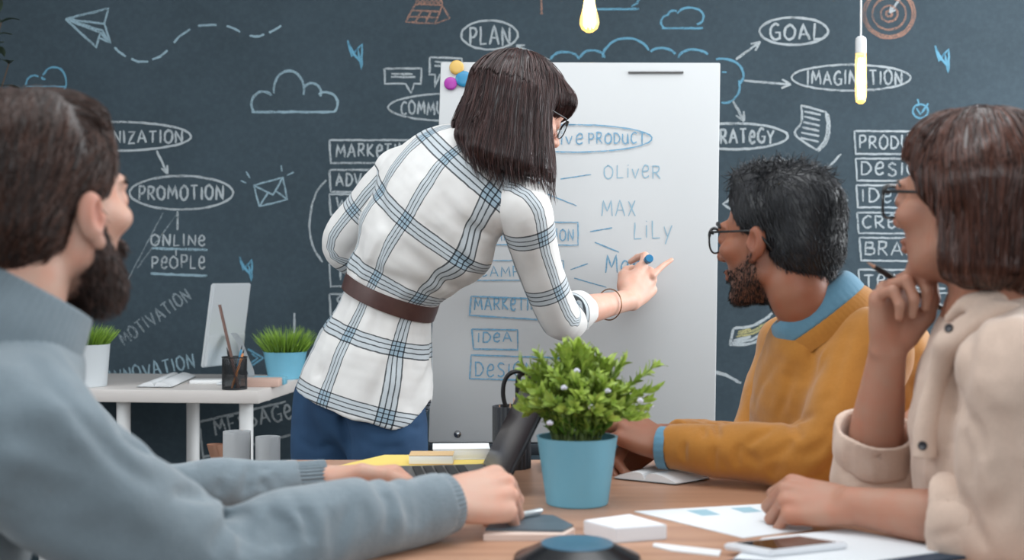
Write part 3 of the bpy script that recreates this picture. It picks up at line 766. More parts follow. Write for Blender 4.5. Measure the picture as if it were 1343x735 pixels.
o = MB().box((0, 0, .006), (.10, .07, .012), .003).build('white_box', M_white); o.location = on(273, 503, DZ); tag(o, 'flat white box lying on the desk between open book and pen cup', 'box')
o = MB().box((0, 0, .0125), (.115, .06, .025), .003).build('note_block', mat('pink_beige_paper', (206, 174, 160), 0.7)); o.location = on(343, 507, DZ); tag(o, 'pinkish beige note block at the front edge of the desk', 'note block')
o = MB().box((0, 0, .012), (.10, .05, .024), .002).build('note_box', mat('light_blue_card', (116, 176, 198), 0.6)); o.location = on(343, 507, DZ)+V((.012, .066, 0)); tag(o, 'light blue box behind the beige note block on the desk', 'box')

def pen(name, p0, p1, r, m, label, cat='pen', tip=None, group=None):
    p0, p1 = V(p0), V(p1); d = (p1-p0).normalized(); root = empty(name, p0, label, cat, group)
    L = (p1-p0).length; Mx = d.to_track_quat('Z', 'Y').to_matrix().to_4x4()
    MB().lathe([(0, .012), (r*.5, .012), (r, .02), (r, L-.004), (r*.8, L), (0, L)], n=12, M=Mx).build('barrel', m, root)
    MB().lathe([(0, 0), (r*.25, .003), (r*.62, .014), (0, .0145)], n=12, M=Mx).build('tip', tip or M_dark_metal, root)
    return root
def mesh_cup(name, c, r, h, label, cat='pen cup'):
    root = empty(name, c, label, cat)
    t = mat('black_wire_mesh', (20, 22, 26), 0.5)
    b = MB(); n = 40
    for k in range(n):
        for s_ in (1, -1):
            pts = [(r*math.cos(2*math.pi*(k+s_*z*9)/n), r*math.sin(2*math.pi*(k+s_*z*9)/n), .004+z*(h-.008)) for z in np.linspace(0, 1, 7)]
            b.tube(pts, .0008, 4, cap=False)
    b.build('wire_mesh', t, root)
    MB().lathe([(0, .0005), (r*1.02, .0005), (r*1.02, .006), (r*.96, .006), (r*.96, .002), (0, .002)], n=32).build('base', t, root)
    MB().tube([(r*math.cos(a), r*math.sin(a), h) for a in np.linspace(0, 2*math.pi, 32, endpoint=False)], .0022, 8, closed=True).build('rim', t, root)
    return root
cp = on(304, 512.5, DZ); cp.y += .036
mesh_cup('pen_cup', cp, .036, .095, 'black mesh pen cup with a ruler standing on the white desk')
M_brown = mat('brown_wood', (112, 84, 76), 0.5); M_or = mat('orange_pencil', (214, 140, 80), 0.5); M_bl = mat('blue_pen', (70, 150, 190), 0.4); M_rd = mat('red_pen', (180, 60, 40), .4)
rp0 = cp+V((.012, 0, .004)); rp1 = P(288, 400, cp.y)
b = MB(); dr = (rp1-rp0); Lr = dr.length; Mr = Matrix.Translation(rp0)@dr.normalized().to_track_quat('Z', 'X').to_matrix().to_4x4()
b.box((0, 0, Lr/2), (.004, .024, Lr), .001, M=Mr); o = b.build('ruler', M_brown, origin=rp0); tag(o, 'brown wooden ruler sticking up out of the pen cup', 'ruler')
for k, (ox_, oy_, tx, ty, L, m, lb) in enumerate(((.01, .01, .018, .02, .13, M_bl, 'blue pen standing in the desk pen cup'), (.016, -.012, .03, -.005, .12, M_or, 'orange pencil standing in the desk pen cup'), (.02, .0, .026, .014, .118, M_rd, 'red pen standing in the desk pen cup'), (-.02, .012, -.028, .018, .125, M_black, 'black pen standing at the left of the desk pen cup'))):
    a = cp+V((ox_*-.4, oy_*.5, .004)); e = cp+V((tx, ty, L)); pen('pen' if 'pencil' not in lb else 'pencil', e+(a-e)*0, a, .0036, m, lb, 'pencil' if 'pencil' in lb else 'pen')

# ---------------------------------------------------------------- pots with plants
M_soil = mat('dark_soil', (40, 32, 26), 0.95, bump=0.5, bscale=300)
def pot_parts(root, r_top, r_bot, h, m, rim=.003):
    MB().lathe([(0, 0), (r_bot*.96, 0), (r_bot, .002), (r_top, h-.002), (r_top+.0012, h), (r_top-rim, h), (r_top-rim-.001, h-.012), (r_top-rim*1.5, h-.016)], n=64).build('pot', m, root)
    MB().lathe([(r_top-rim*1.4, h-.014), (r_top*.5, h-.010), (0, h-.009)], n=32).build('soil', M_soil, root)
def leaf_mat(name, c1, c2):
    t = NT(name); i = t.n('ShaderNodeObjectInfo'); v = t.obj(); f = t.noise(v, 60, 2)
    at = t.n('ShaderNodeAttribute', attribute_name='tone').outputs['Fac']
    c = t.mix(at, rgb(*c1), rgb(*c2)); t.bs(Base_Color=c, Roughness=0.5)
    t.b.inputs['Transmission Weight'].default_value = 0.0; t.b.inputs['Subsurface Weight'].default_value = 0.1
    t.b.inputs['Subsurface Radius'].default_value = (.003, .004, .001); return t.m
M_grass = leaf_mat('grass_green', (52, 92, 26), (150, 186, 66)); M_leaf = leaf_mat('leaf_green', (74, 112, 36), (186, 208, 92))
def blades(n, r0, r1, h, w, seed, spread=0.5, curl=0.3):
    r = random.Random(seed); vs, fs, tn = [], [], []
    for k in range(n):
        a = r.uniform(0, 6.283); rr = r0*math.sqrt(r.random()); out = V((math.cos(a), math.sin(a), 0))
        base = V((rr*math.cos(a), rr*math.sin(a), 0)); hh = h*r.uniform(.6, 1.05)*(1-.25*(rr/r0)**2)
        dr = (out*spread*(.2+rr/r0)+V((r.uniform(-.25, .25), r.uniform(-.25, .25), 1))).normalized(); sd = dr.cross(V((r.uniform(-1, 1), r.uniform(-1, 1), .2))).normalized()
        b0 = len(vs); T = r.random()*.7
        for i in range(5):
            u = i/4; p = base+dr*hh*u+out*curl*hh*u*u*r.uniform(.3, .6); ww = w*(1-u**1.6)*.5+.0002
            vs += [p-sd*ww, p+dr.cross(sd)*ww*.35, p+sd*ww]; tn += [T+.3*u]*3
        for i in range(4):
            q = b0+3*i; fs += [(q, q+1, q+4, q+3), (q+1, q+2, q+5, q+4)]
    return np.array([tuple(x) for x in vs]), fs, tn
M_pot_blue = mat('light_blue_glaze', (112, 176, 200), 0.45, var=0.02)
M_pot_white = mat('white_glaze', (204, 210, 214), 0.45)
def grass_pot(c, r_top, r_bot, h, m, gh, label, seed):
    root = empty('potted_grass', c, label, 'potted plant'); pot_parts(root, r_top, r_bot, h, m)
    v, f, tn = blades(520, r_top*.85, r_top, gh, .0045, seed)
    v[:, 2] += h-.014; mesh_obj('grass', v, f, M_grass, root, True, attrs={'tone': ('FLOAT', tn)}); return root
c = on(377, 499, DZ); s = c.y/F; grass_pot(V((P(374, 0, 4.03).x, 4.03, DZ)), 28*4.03/F, 22*4.03/F, .088, M_pot_blue, .105, 'small grass plant in a light blue pot on the desk', 4)
grass_pot(V((P(112, 0, 3.75).x, 3.75, DZ)), 31*3.75/F, 27*3.75/F, .128, M_pot_white, .085, 'grass plant in a white pot at the left end of the desk', 5)

# the leafy plant in the middle of the table
c = V((P(757, 0, 1.885).x, 1.885, TZ)); rt, rb, hp = 52.5*1.885/F, 40.5*1.885/F, .103
pl = empty('potted_plant', c, 'bushy green leafy plant in a light blue pot on the meeting table', 'potted plant')
pot_parts(pl, rt, rb, hp, M_pot_blue)
def leaf_geo(vs, fs, tn, p, d, up, L, W, T):
    sd = d.cross(up).normalized(); nn = sd.cross(d); b0 = len(vs)
    for i in range(6):
        u = i/5; w = W*math.sin(math.pi*(u*.86+.07))**.8*.5*(1 if u < 1 else 0.1); q = p+d*L*u+nn*L*(.10*math.sin(math.pi*u)-.12*u*u)
        vs += [q-sd*w, q-nn*W*.12, q+sd*w]; tn += [T+.1*u, T-.12, T+.1*u]
    for i in range(5):
        q = b0+3*i; fs += [(q, q+1, q+4, q+3), (q+1, q+2, q+5, q+4)]
r = random.Random(21); vs, fs, tn = [], [], []; sm = MB(); fl = MB(); pt = 1.885/F
tips = []
for k in range(135):
    a = r.uniform(0, 6.283); el = r.random()**.8; rr = .036*math.sqrt(r.random())
    R = .098*(0.35+0.65*el)+r.uniform(-.008, .008); H = (.140-.085*el**1.7)*r.uniform(.70, 1.08)
    tips.append((a, rr, R*el**.5, H))
# long sprigs that stick out (right, upper right, top, left)
for dx, dz in ((100, 105), (97, 78), (88, 62), (-5, 128), (12, 122), (-70, 108), (-48, 118), (58, 112), (80, 45), (-62, 60)):
    tips.append(('abs', dx*pt, r.uniform(-.02, .02), (dz-6)*pt))
for t_ in tips:
    if t_[0] == 'abs': e = V((t_[1], t_[2], t_[3])); base = V((t_[1]*.2, t_[2]*.3, 0))
    else: a, rr, R, H = t_; e = V((R*math.cos(a), R*math.sin(a), H)); base = V((rr*math.cos(a), rr*math.sin(a), 0))
    mid_ = base.lerp(e, .55)+V((0, 0, .018)); C = catmull([np.array(base), np.array(mid_), np.array(e)], 7)
    C[:, 2] += hp-.012
    sm.tube([V(q) for q in C], [.0011*(1-.6*i/len(C)) for i in range(len(C))], 5, cap=False)
    n = len(C)
    for i in range(2, n):
        d0 = V(C[i]-C[i-1]).normalized(); u = i/(n-1)
        for q in range(2 if i < n-1 else 3):
            ax = V((r.uniform(-1, 1), r.uniform(-1, 1), r.uniform(-.2, .8))).normalized()
            sideways = (ax-d0*ax.dot(d0)).normalized(); d = (d0*(1.0 if i < n-1 else 1.7)+sideways*r.uniform(.35, .85)).normalized()
            up = d0 if abs(d.dot(d0)) < .98 else sideways
            leaf_geo(vs, fs, tn, V(C[i]), d, up, r.uniform(.016, .028), r.uniform(.0062, .0092), min(1, max(0, .1+.55*u+r.uniform(-.2, .25))))
mesh_obj('leaves', np.array([tuple(x) for x in vs]), fs, M_leaf, pl, True, attrs={'tone': ('FLOAT', tn)})
sm.build('stems', mat('stem_green', (96, 112, 60), 0.6), pl)
M_petal = mat('pale_lilac_petal', (214, 212, 226), 0.6)
for dx, dz, dy in ((14, 51, -.085), (78, 56, -.05), (-20, 74, -.07), (-38, 30, -.075), (35, 70, -.07), (64, 62, .0), (-3, 94, -.05), (95, 46, -.01), (-52, 60, -.05)):
    q = V((dx*pt, dy, hp+dz*pt-.006)); ff = MB()
    for j in range(3):
        ff.lathe([(0, -.0035), (.0024, -.002), (.0032, .0005), (.0020, .003), (0, .0038)], n=12, M=Matrix.Translation(q+V((.0016*(j-1), 0, .0012*(j % 2))))@Matrix.Rotation(1.2+.5*(j-1), 4, 'Y'))
    ff.build('flower', M_petal, pl)

# ---------------------------------------------------------------- hanging bulbs
M_cord = mat('white_cord', (214, 216, 218), 0.5)
def emis(name, c, st):
    t = NT(name); t.bs(Base_Color=rgb(*c), Emission_Color=rgb(*c)); t.b.inputs['Emission Strength'].default_value = st; return t.m
t = NT('glowing_amber_glass'); t.bs(Base_Color=rgb(232, 206, 140), Roughness=.1, Emission_Color=rgb(236, 200, 124)); t.b.inputs['Emission Strength'].default_value = .8; t.b.inputs['Alpha'].default_value = .55; M_glass_amber = t.m
M_fil = emis('glowing_filament', (255, 214, 120), 30)
M_core = emis('bright_filament_core', (255, 236, 180), 9)
def bulb(px, py_top, py_bot, d, prof, label, sock, fil_r):
    s_ = d/F; x = (px-CX)*s_; zt = CAMH-(py_top-YH)*s_; h = (py_bot-py_top)*s_
    root = empty('hanging_bulb', (x, d, zt), label, 'light bulb', 'bulbs hanging from the ceiling')
    MB().lathe([(r_*s_, -h*k) for r_, k in prof], n=36).build('glass', M_glass_amber, root)
    b = MB(); L = h*.78
    for j in range(6):
        a = j*1.047; b.tube([(fil_r*math.cos(a)*s_*.6, fil_r*math.sin(a)*s_*.6, -h*.12), (fil_r*math.cos(a)*s_, fil_r*math.sin(a)*s_, -h*.12-L*.5), (fil_r*math.cos(a+.3)*s_*.7, fil_r*math.sin(a+.3)*s_*.7, -h*.12-L)], .0016, 6)
    b.build('filament', M_fil, root)
    MB().lathe([(0, -h*.1), (fil_r*s_*.55, -h*.2), (fil_r*s_*.95, -h*.5), (fil_r*s_*1.0, -h*.84), (0, -h*.88)], n=16).build('filament_core', M_core, root)
    MB().lathe([(0, .045), (.008, .044), (.0145, .038), (.0155, .03), (.0155, -.004), (.0125, -.007), (0, -.007)], n=28).build('socket', sock, root)
    MB().tube([(0, 0, .044), (.001, 0, .3), (-.004, 0, .7), (0, 0, HC-zt-.02)], .0028, 8).build('cord', M_cord, root)
    MB().lathe([(0, HC-zt), (.045, HC-zt), (.045, HC-zt-.018), (.01, HC-zt-.03), (0, HC-zt-.03)], n=24).build('ceiling_rose', M_cord, root)
    return root
bulb(773, -14, 43, 3.5, [(4.5, 0), (5.5, .12), (8.5, .42), (12.5, .68), (13, .8), (10.5, .91), (5, .985), (0, 1)], 'pear shaped glowing filament bulb at the top centre', M_cord, 8)
bulb(1129, 68, 137, 3.5, [(6, 0), (7, .05), (7.3, .15), (7.3, .86), (6, .95), (3, .99), (0, 1)], 'tubular glowing filament bulb on a white cord at the right', M_cord, 4.6)

# ---------------------------------------------------------------- paper rolls standing behind the table
def roll(px, top, w, d, label, m, lean=(0, 0), flap=False):
    s_ = d/F; R = w/2*s_; z = CAMH-(top-YH)*s_; x = (px-CX)*s_
    root = MB(); n = 64; turns = 2.3; vs = []
    bm = root.bm; A, B = [], []
    for i in range(int(n*turns)+1):
        a = 2*math.pi*i/n; rr = R*(1-.05*i/n) ; 
        if flap and i < 12: rr = R*(1+.16*(1-i/12))
        ca, sa = rr*math.cos(a-1.2), rr*math.sin(a-1.2)
        A.append(bm.verts.new((ca, sa, 0))); B.append(bm.verts.new((ca+lean[0], sa+lean[1], z-(0.012 if flap and i < 12 else 0))))
    for i in range(len(A)-1): bm.faces.new((A[i], A[i+1], B[i+1], B[i]))
    bmesh.ops.solidify(bm, geom=bm.faces[:], thickness=0.0012)
    o = root.build('paper_roll', m, smooth=40); o.location = (x, d, 0); return tag(o, label, 'paper roll', 'paper rolls standing behind the table')
roll(310.5, 566, 37, 2.95, 'tall white paper roll standing behind the far sleeve of the bearded man', M_paper)
roll(351, 573, 33, 2.95, 'white paper roll with a loose flap next to the jeans', M_paper, flap=True)
roll(387, 583, 23, 3.10, 'short brown kraft paper roll leaning left of the white rolls', mat('kraft_paper', (188, 142, 118), 0.8), lean=(-.20, 0))
# ---------------------------------------------------------------- people: shared builders
def skin_mat(name, c, rough=0.5):
    t = NT(name); v = t.obj(); f = t.noise(v, 30, 4); g = t.noise(v, 260, 2)
    a = rgb(*c); b_ = rgb(min(255, c[0]*1.02), c[1]*.93, c[2]*.9)
    tint = t.n('ShaderNodeAttribute', attribute_name='blush').outputs['Fac']
    cc = t.mix(t.ramp(f, .35, .7), a, b_)
    stub = t.n('ShaderNodeAttribute', attribute_name='stubble').outputs['Fac']; cc = t.mix(t.math('MULTIPLY', stub, t.ramp(t.noise(v, 700, 2), .30, .62)), cc, rgb(38, 30, 27)); cc = t.mix(tint, cc, rgb(c[0]*.86, c[1]*.58, c[2]*.54))
    t.bs(Base_Color=cc, Roughness=rough); t.b.inputs['Specular IOR Level'].default_value = .35
    t.b.inputs['Subsurface Weight'].default_value = .12; t.b.inputs['Subsurface Radius'].default_value = (.010, .004, .002); t.b.inputs['Subsurface Scale'].default_value = .7
    t.bump(g, .12, .0006); return t.m
def cloth_mat(name, c, rough=.9, weave=900, bump=.25, var=.06, knit=False, sheen=.25):
    t = NT(name); v = t.obj(); f = t.noise(v, 18, 4); w = t.noise(v, weave, 2); m = t.noise(v, weave*.22, 3)
    a = tuple(x*(1-var) for x in rgb(*c)[:3])+(1,); b_ = tuple(min(1, x*(1+var)) for x in rgb(*c)[:3])+(1,)
    cc = t.mix(t.ramp(f, .3, .7), a, b_); cc = t.mix(t.math('MULTIPLY', t.ramp(m, .35, .65), .14), cc, tuple(x*.72 for x in rgb(*c)[:3])+(1,))
    t.bs(Base_Color=cc, Roughness=rough); t.b.inputs['Specular IOR Level'].default_value = .15
    t.b.inputs['Sheen Weight'].default_value = sheen; t.b.inputs['Sheen Roughness'].default_value = .5
    t.bump(t.math('ADD', w, m), bump, .0012); return t.m
def hair_mat(name, c1, c2, rough=.38, spec=.5):
    t = NT(name); at = t.n('ShaderNodeAttribute', attribute_name='tone').outputs['Fac']
    t.bs(Base_Color=t.mix(at, rgb(*c1), rgb(*c2)), Roughness=rough); t.b.inputs['Specular IOR Level'].default_value = spec; return t.m
def frame(f, up=(0, 0, 1)):
    """3x3 with columns right, forward, up"""
    f = unit(f); r = unit(np.cross(f, up)); u = np.cross(r, f); return np.stack([r, f, u], 1)
class Head:
    def __init__(s, c, R, k=1.0): s.c = np.array(c, float); s.R = R; s.k = k
    def p(s, x, y, z): return s.c+s.R@(np.array([x, y, z])*s.k)
    def loc(s, v): return ((v-s.c)@s.R)/s.k
    def cone(s, vol, a, b_, ra, rb=None, k=.01, op='add'): vol.cone(s.p(*a), s.p(*b_), ra*s.k, (ra if rb is None else rb)*s.k, k*s.k, op=op)
    def ell(s, vol, c, r, k=.012, op='add', tilt=None):
        R = s.R
        if tilt is not None: R = s.R@np.array(Matrix.Rotation(tilt[1], 3, tilt[0]))
        vol.ell(s.p(*c), tuple(x*s.k for x in r), R, k*s.k, op)
    def build(s, vol, nose=1.0, jaw=1.0, ears=True, earside=(-1, 1), chin=1.0, es=.86, ed=0.0):
        e = s.ell; c = s.cone
        e(vol, (0, -.014, .038), (.073, .095, .080), 0)
        e(vol, (0, .030, -.015), (.060*jaw, .060, .085), .02)
        e(vol, (0, .034, -.062), (.050*jaw, .048, .046), .02)
        for q in (-1, 1):
            c(vol, (q*.054*jaw, -.004, -.058), (q*.018, .068, -.096), .013, .013, .018)
            c(vol, (q*.058*jaw, -.002, -.02), (q*.054*jaw, -.004, -.058), .014, .013, .018)
            e(vol, (q*.046, .058, -.018), (.022, .024, .018), .016)
        e(vol, (0, .080, -.100), (.019*chin, .014*chin, .014*chin), .016)
        c(vol, (-.034, .082, .021), (.034, .082, .021), .0125, None, .012)
        for q in (-1, 1): e(vol, (q*.032, .104, .002), (.019, .018, .013), .010, 'cut')
        c(vol, (0, .091, .014), (0, .110*nose+.002*(1-nose), -.020), .0075, .0095, .008)
        e(vol, (0, .1125, -.026), (.0115, .0125, .0105), .006)
        for q in (-1, 1): e(vol, (q*.0125, .1005, -.030), (.008, .010, .0075), .005)
        for q in (-1, 1): e(vol, (q*.007, .108, -.037), (.0035, .005, .004), .003, 'cut')
        for q in (-1, 1):
            e(vol, (q*.032, .0825, .002), (.0155, .0135, .0125), .004)          # lids over the eyeball
        e(vol, (0, .094, -.055), (.0215, .010, .0065), .006); e(vol, (0, .093, -.066), (.019, .010, .0075), .006)
        vol.crease([s.p(-.024, .096, -.0615), s.p(-.012, .103, -.0605), s.p(0, .105, -.0610), s.p(.012, .103, -.0605), s.p(.024, .096, -.0615)], .0045*s.k, .003*s.k)
        for q in (-1, 1):
            vol.crease([s.p(q*.018, .092, .003), s.p(q*.032, .0965, .0015), s.p(q*.046, .089, .003)], .003*s.k, .0022*s.k)
        if ears:
            for q in earside:
                T = ('X', -.22)
                e(vol, (q*.0745, -.012, -.008-ed), (.010*es, .019*es, .031*es), .006, tilt=('X', .22))
                e(vol, (q*.079, -.016, -.006-ed), (.010*es, .019*es, .031*es), .003, tilt=('Z', -q*.35))
                e(vol, (q*.0885, -.010, -.004-ed), (.009, .0105*es, .019*es), .004, 'cut')
                e(vol, (q*.0795, -.006, -.034-ed), (.006, .009, .009), .005)
                e(vol, (q*.0795, .001, -.010-ed), (.0045, .0045, .008), .003)
    def blush(s, v):
        """lips, ears, nose and cheeks carry a redder skin colour"""
        L = s.loc(v); g = lambda c, r: np.exp(-(((L-np.array(c))/np.array(r))**2).sum(1))
        out = .85*g((0, .1, -.06), (.02, .02, .010))
        for q in (-1, 1): out = out+.22*g((q*.045, .07, -.03), (.03, .03, .03))+.55*g((q*.082, -.012, -.01), (.012, .02, .03))
        return np.clip(out+.25*g((0, .11, -.028), (.015, .02, .015)), 0, 1)
    def stubble(s, v):
        L = s.loc(v); x = np.abs(L[:, 0]); line = np.interp(L[:, 1], [-.01, .02, .06, .10], [-.012, -.034, -.050, -.046])
        m = 1/(1+np.exp(-(line-L[:, 2])/.004)); m *= 1/(1+np.exp(-(L[:, 1]+.012)/.004)); m *= (L[:, 2] > -.125)
        lip = np.exp(-(((L-np.array((0, .1, -.061)))/np.array((.021, .03, .0095)))**2).sum(1)); return np.clip(m*(1-1.3*lip), 0, 1)
    def hairline(s, vol, y=.078, z=.068, w=.095):
        """clears the forehead and temples"""
        for yy, zz, r in ((y+.050, z-.050, .062), (y+.030, z-.075, .058), (y+.004, z-.105, .046)):
            vol.cone(s.p(-w, yy, zz), s.p(w, yy, zz), r*s.k, None, .006, op='cut')
    def eyes(s, parent, o, iris=(70, 45, 30)):
        Mw = mat('eye_white', (225, 220, 214), .15); Mi = mat('iris_brown', iris, .1); Mp = mat('pupil', (8, 8, 9), .05)
        for q in (-1, 1):
            R = Matrix(s.R.tolist()).to_4x4()@Matrix.Rotation(-math.pi/2, 4, 'X'); c = V(s.p(q*.032, .0835, .002)-np.array(o)); k = s.k
            b = MB(); prof = [(0, .0126)]+[(.0126*math.sin(a), .0126*math.cos(a)) for a in np.linspace(.1, math.pi, 18)]; prof[-1] = (0, -.0126)
            b.lathe([(r_*k, z*k) for r_, z in prof], n=24, M=Matrix.Translation(c)@R)
            ob = b.build('eye', [Mw, Mi, Mp], parent)
            for pl_ in ob.data.polygons:
                d = (pl_.center-c).normalized().dot(V(s.R[:, 1])); pl_.material_index = 2 if d > .975 else (1 if d > .9 else 0)

def ray_hit(vol, px, py):
    """first point of a volume along a line of sight"""
    dv = pa(px, py, 1.0)-np.array([0, 0, CAMH]); ts = np.arange(1.0, 3.4, .002); p = np.array([0, 0, CAMH])+dv*ts[:, None]
    ok = ((p > vol.lo+vol.h) & (p < vol.lo+vol.h*(vol.n-2))).all(1); S_ = np.where(ok, vol.sample(p), 1.0); i = int(np.argmax(S_ < 0))
    return p[i] if S_[i] < 0 else None
def drape(vol, folds):
    """folds pressed into cloth: each (points as seen in the photo, depth, width)"""
    todo = []
    for pts, dp, w in folds:
        q = [ray_hit(vol, *p) for p in pts]; q = [x for x in q if x is not None]
        if len(q) >= 2: todo.append((q, dp, w))
    for q, dp, w in todo: vol.crease(q, dp, w)
FING = {'index': (.092, .028, .000, (.045, .027, .021), .0092), 'middle': (.096, .008, .003, (.050, .031, .022), .0094),
        'ring': (.091, -.0125, .001, (.046, .029, .022), .0089), 'pinky': (.081, -.0315, -.005, (.035, .022, .019), .0079)}
def hand(vol, o, X, Z, right=True, k=1.0, curls=None, thumb=None, wrist_r=(.020, 1.4)):
    """o wrist, X towards the fingers, Z out of the back of the hand; curls: finger -> (mcp, pip, dip, spread) in radians"""
    X = unit(X); Z = np.array(Z, float); Z = unit(Z-X*(Z@X)); Y = np.cross(Z, X)*(1 if right else -1); o = np.array(o, float)
    p = lambda x, y, z: o+(X*x+Y*y+Z*z)*k
    curls = curls or {}
    # palm: a slab of four metacarpals, heel and thumb ball
    for f, (kx, ky, kz, ln, r_) in FING.items():
        vol.cone(p(.004, ky*.55, -.002), p(kx-.006, ky, kz-.004), .0135*k, .0118*k, .010*k)
    vol.ell(p(.048, -.002, -.008), (.044*k, .036*k, .013*k), np.stack([X, Y, Z], 1), .010*k)
    vol.ell(p(.034, .024, -.014), (.030*k, .016*k, .014*k), np.stack([unit(X+.35*Y), unit(Y-.35*X), Z], 1), .012*k)
    tips = {}
    for f, (kx, ky, kz, ln, r_) in FING.items():
        a1, a2, a3, sp = curls.get(f, (.35, .5, .3, 0)); a = 0; q = p(kx, ky, kz-.002); r0 = r_
        base = X*math.cos(sp)+Y*math.sin(sp); pts = [p(kx-.012, ky, kz-.004), q]; rad = [r0*1.05*k, r0*1.1*k]
        for ang, L, rr in zip((a1, a2, a3), ln, (.98, .88, .72)):
            a += ang; d = base*math.cos(a)-Z*math.sin(a); q = q+d*L*k; pts.append(q); rad.append(r0*rr*k)
        for i in range(len(pts)-1):
            vol.cone(pts[i], pts[i+1], rad[i], rad[i+1], (.006 if i < 1 else .0025)*k)
        tips[f] = (pts[-1], pts[-1]-pts[-2], unit(np.cross(Y, pts[-1]-pts[-2])))
        vol.crease([pts[2]+Z*0, pts[2]+Y*.001], 0, .003)
    th = thumb or [(.018, .026, -.012), (.046, .052, -.016), (.074, .062, -.018), (.100, .066, -.020)]
    T = [p(*q) for q in th]
    for i, (ra, rb) in enumerate(((.0150, .0118), (.0118, .0104), (.0104, .0082))): vol.cone(T[i], T[i+1], ra*k, rb*k, (.010 if i == 0 else .003)*k)
    tips['thumb'] = (T[-1], T[-1]-T[-2], Z); return tips
def ribbed(name, pts, radii, m, parent, o, ribs=44, amp=.0011, side=None, sx=1.0, n=12, seg=176, lip=True):
    """a ribbed knit band along a path"""
    C = catmull([np.asarray(q, float) for q in pts], n); Rr = catmull([[r_] for r_ in radii], n)[:, 0]; N = len(C)
    vs = []; a = None
    for i in range(N):
        t = unit(C[min(i+1, N-1)]-C[max(i-1, 0)])
        if a is None:
            a = np.asarray(side, float) if side is not None else np.cross(t, (0, 0, 1.0))
        a = unit(a-t*(a@t)); b_ = np.cross(t, a)
        for j in range(seg):
            th = 2*math.pi*j/seg; rr = Rr[i]+amp*math.cos(ribs*th)
            vs.append(C[i]+a*math.cos(th)*rr*sx+b_*math.sin(th)*rr)
    fs = [(i*seg+j, i*seg+(j+1) % seg, (i+1)*seg+(j+1) % seg, (i+1)*seg+j) for i in range(N-1) for j in range(seg)]
    return mesh_obj(name, np.array(vs), fs, m, parent, True, o)
def hair_obj(name, vol, m, parent, o, parts, base_tone=.1, smooth_it=1):
    """base volume plus strand tubes in one mesh"""
    v, q = vol.mesh()
    tone = [np.full(len(v), base_tone)]; vs = [v]; fs = [q]; nb_ = len(v)
    g = np.random.default_rng(5)
    for sv, sf in parts:
        vs.append(sv); fs.append(sf+nb_); nb_ += len(sv)
        # one tone per strand: strands are contiguous blocks
        lab = np.zeros(len(sv)); tone.append(lab)
        M = getattr(hair_obj, 'M', None)
    k = 1
    for sv, sf in parts:
        per = int(strand_len.pop(0)); n = len(sv)//per
        tone[k] = np.repeat(g.beta(1.6, 2.6, n), per); k += 1
    return mesh_obj(name, np.concatenate(vs), np.concatenate(fs), m, parent, True, o, attrs={'tone': ('FLOAT', np.concatenate(tone))})
strand_len = []
def grow(vol, seeds, flow, length, step=.006, **kw):
    L = length if np.ndim(length) else None
    mx = (max(length) if L is not None else None)
    v, f = strands(vol, seeds, flow, length, step=step, **kw)
    strand_len.append(len(v)//len(seeds)); return v, f
def surface_pts(vol, n, keep=None, seed=1):
    v, q = vol.mesh(); g = np.random.default_rng(seed)
    if keep is not None: v = v[keep(v)]
    return v[g.choice(len(v), min(n, len(v)), replace=len(v) < n)]
def seat_chair(x, y, rz, label, m, backed=True):
    root = empty('office_chair', (x, y, 0), label, 'chair', 'chairs around the meeting table', rz)
    MB().box((0, 0, .445), (.46, .44, .05), .02, seg=3).build('seat', m, root)
    for sx in (-1, 1):
        for sy in (-1, 1): MB().tube([(sx*.2, sy*.19, .43), (sx*.22, sy*.21, 0)], [.014, .011], 10).build('leg', M_dark_metal, root)
    MB().grid(lambda u, v: V((-.215-.03*math.sin(v*1.6), (u-.5)*.42, .55+v*.27)), 9, 7)
    b = MB(); b.grid(lambda u, v: V((-.225-.05*v+.02*math.cos((u-.5)*3), (u-.5)*.40, .60+v*.22)), 11, 7); bmesh.ops.solidify(b.bm, geom=b.bm.faces[:], thickness=.025)
    b.build('backrest', m, root)
    for s_ in (-1, 1): MB().tube([(-.19, s_*.15, .44), (-.235, s_*.15, .52), (-.245, s_*.15, .70)], .010, 8).build('back_post', M_dark_metal, root)
    return root
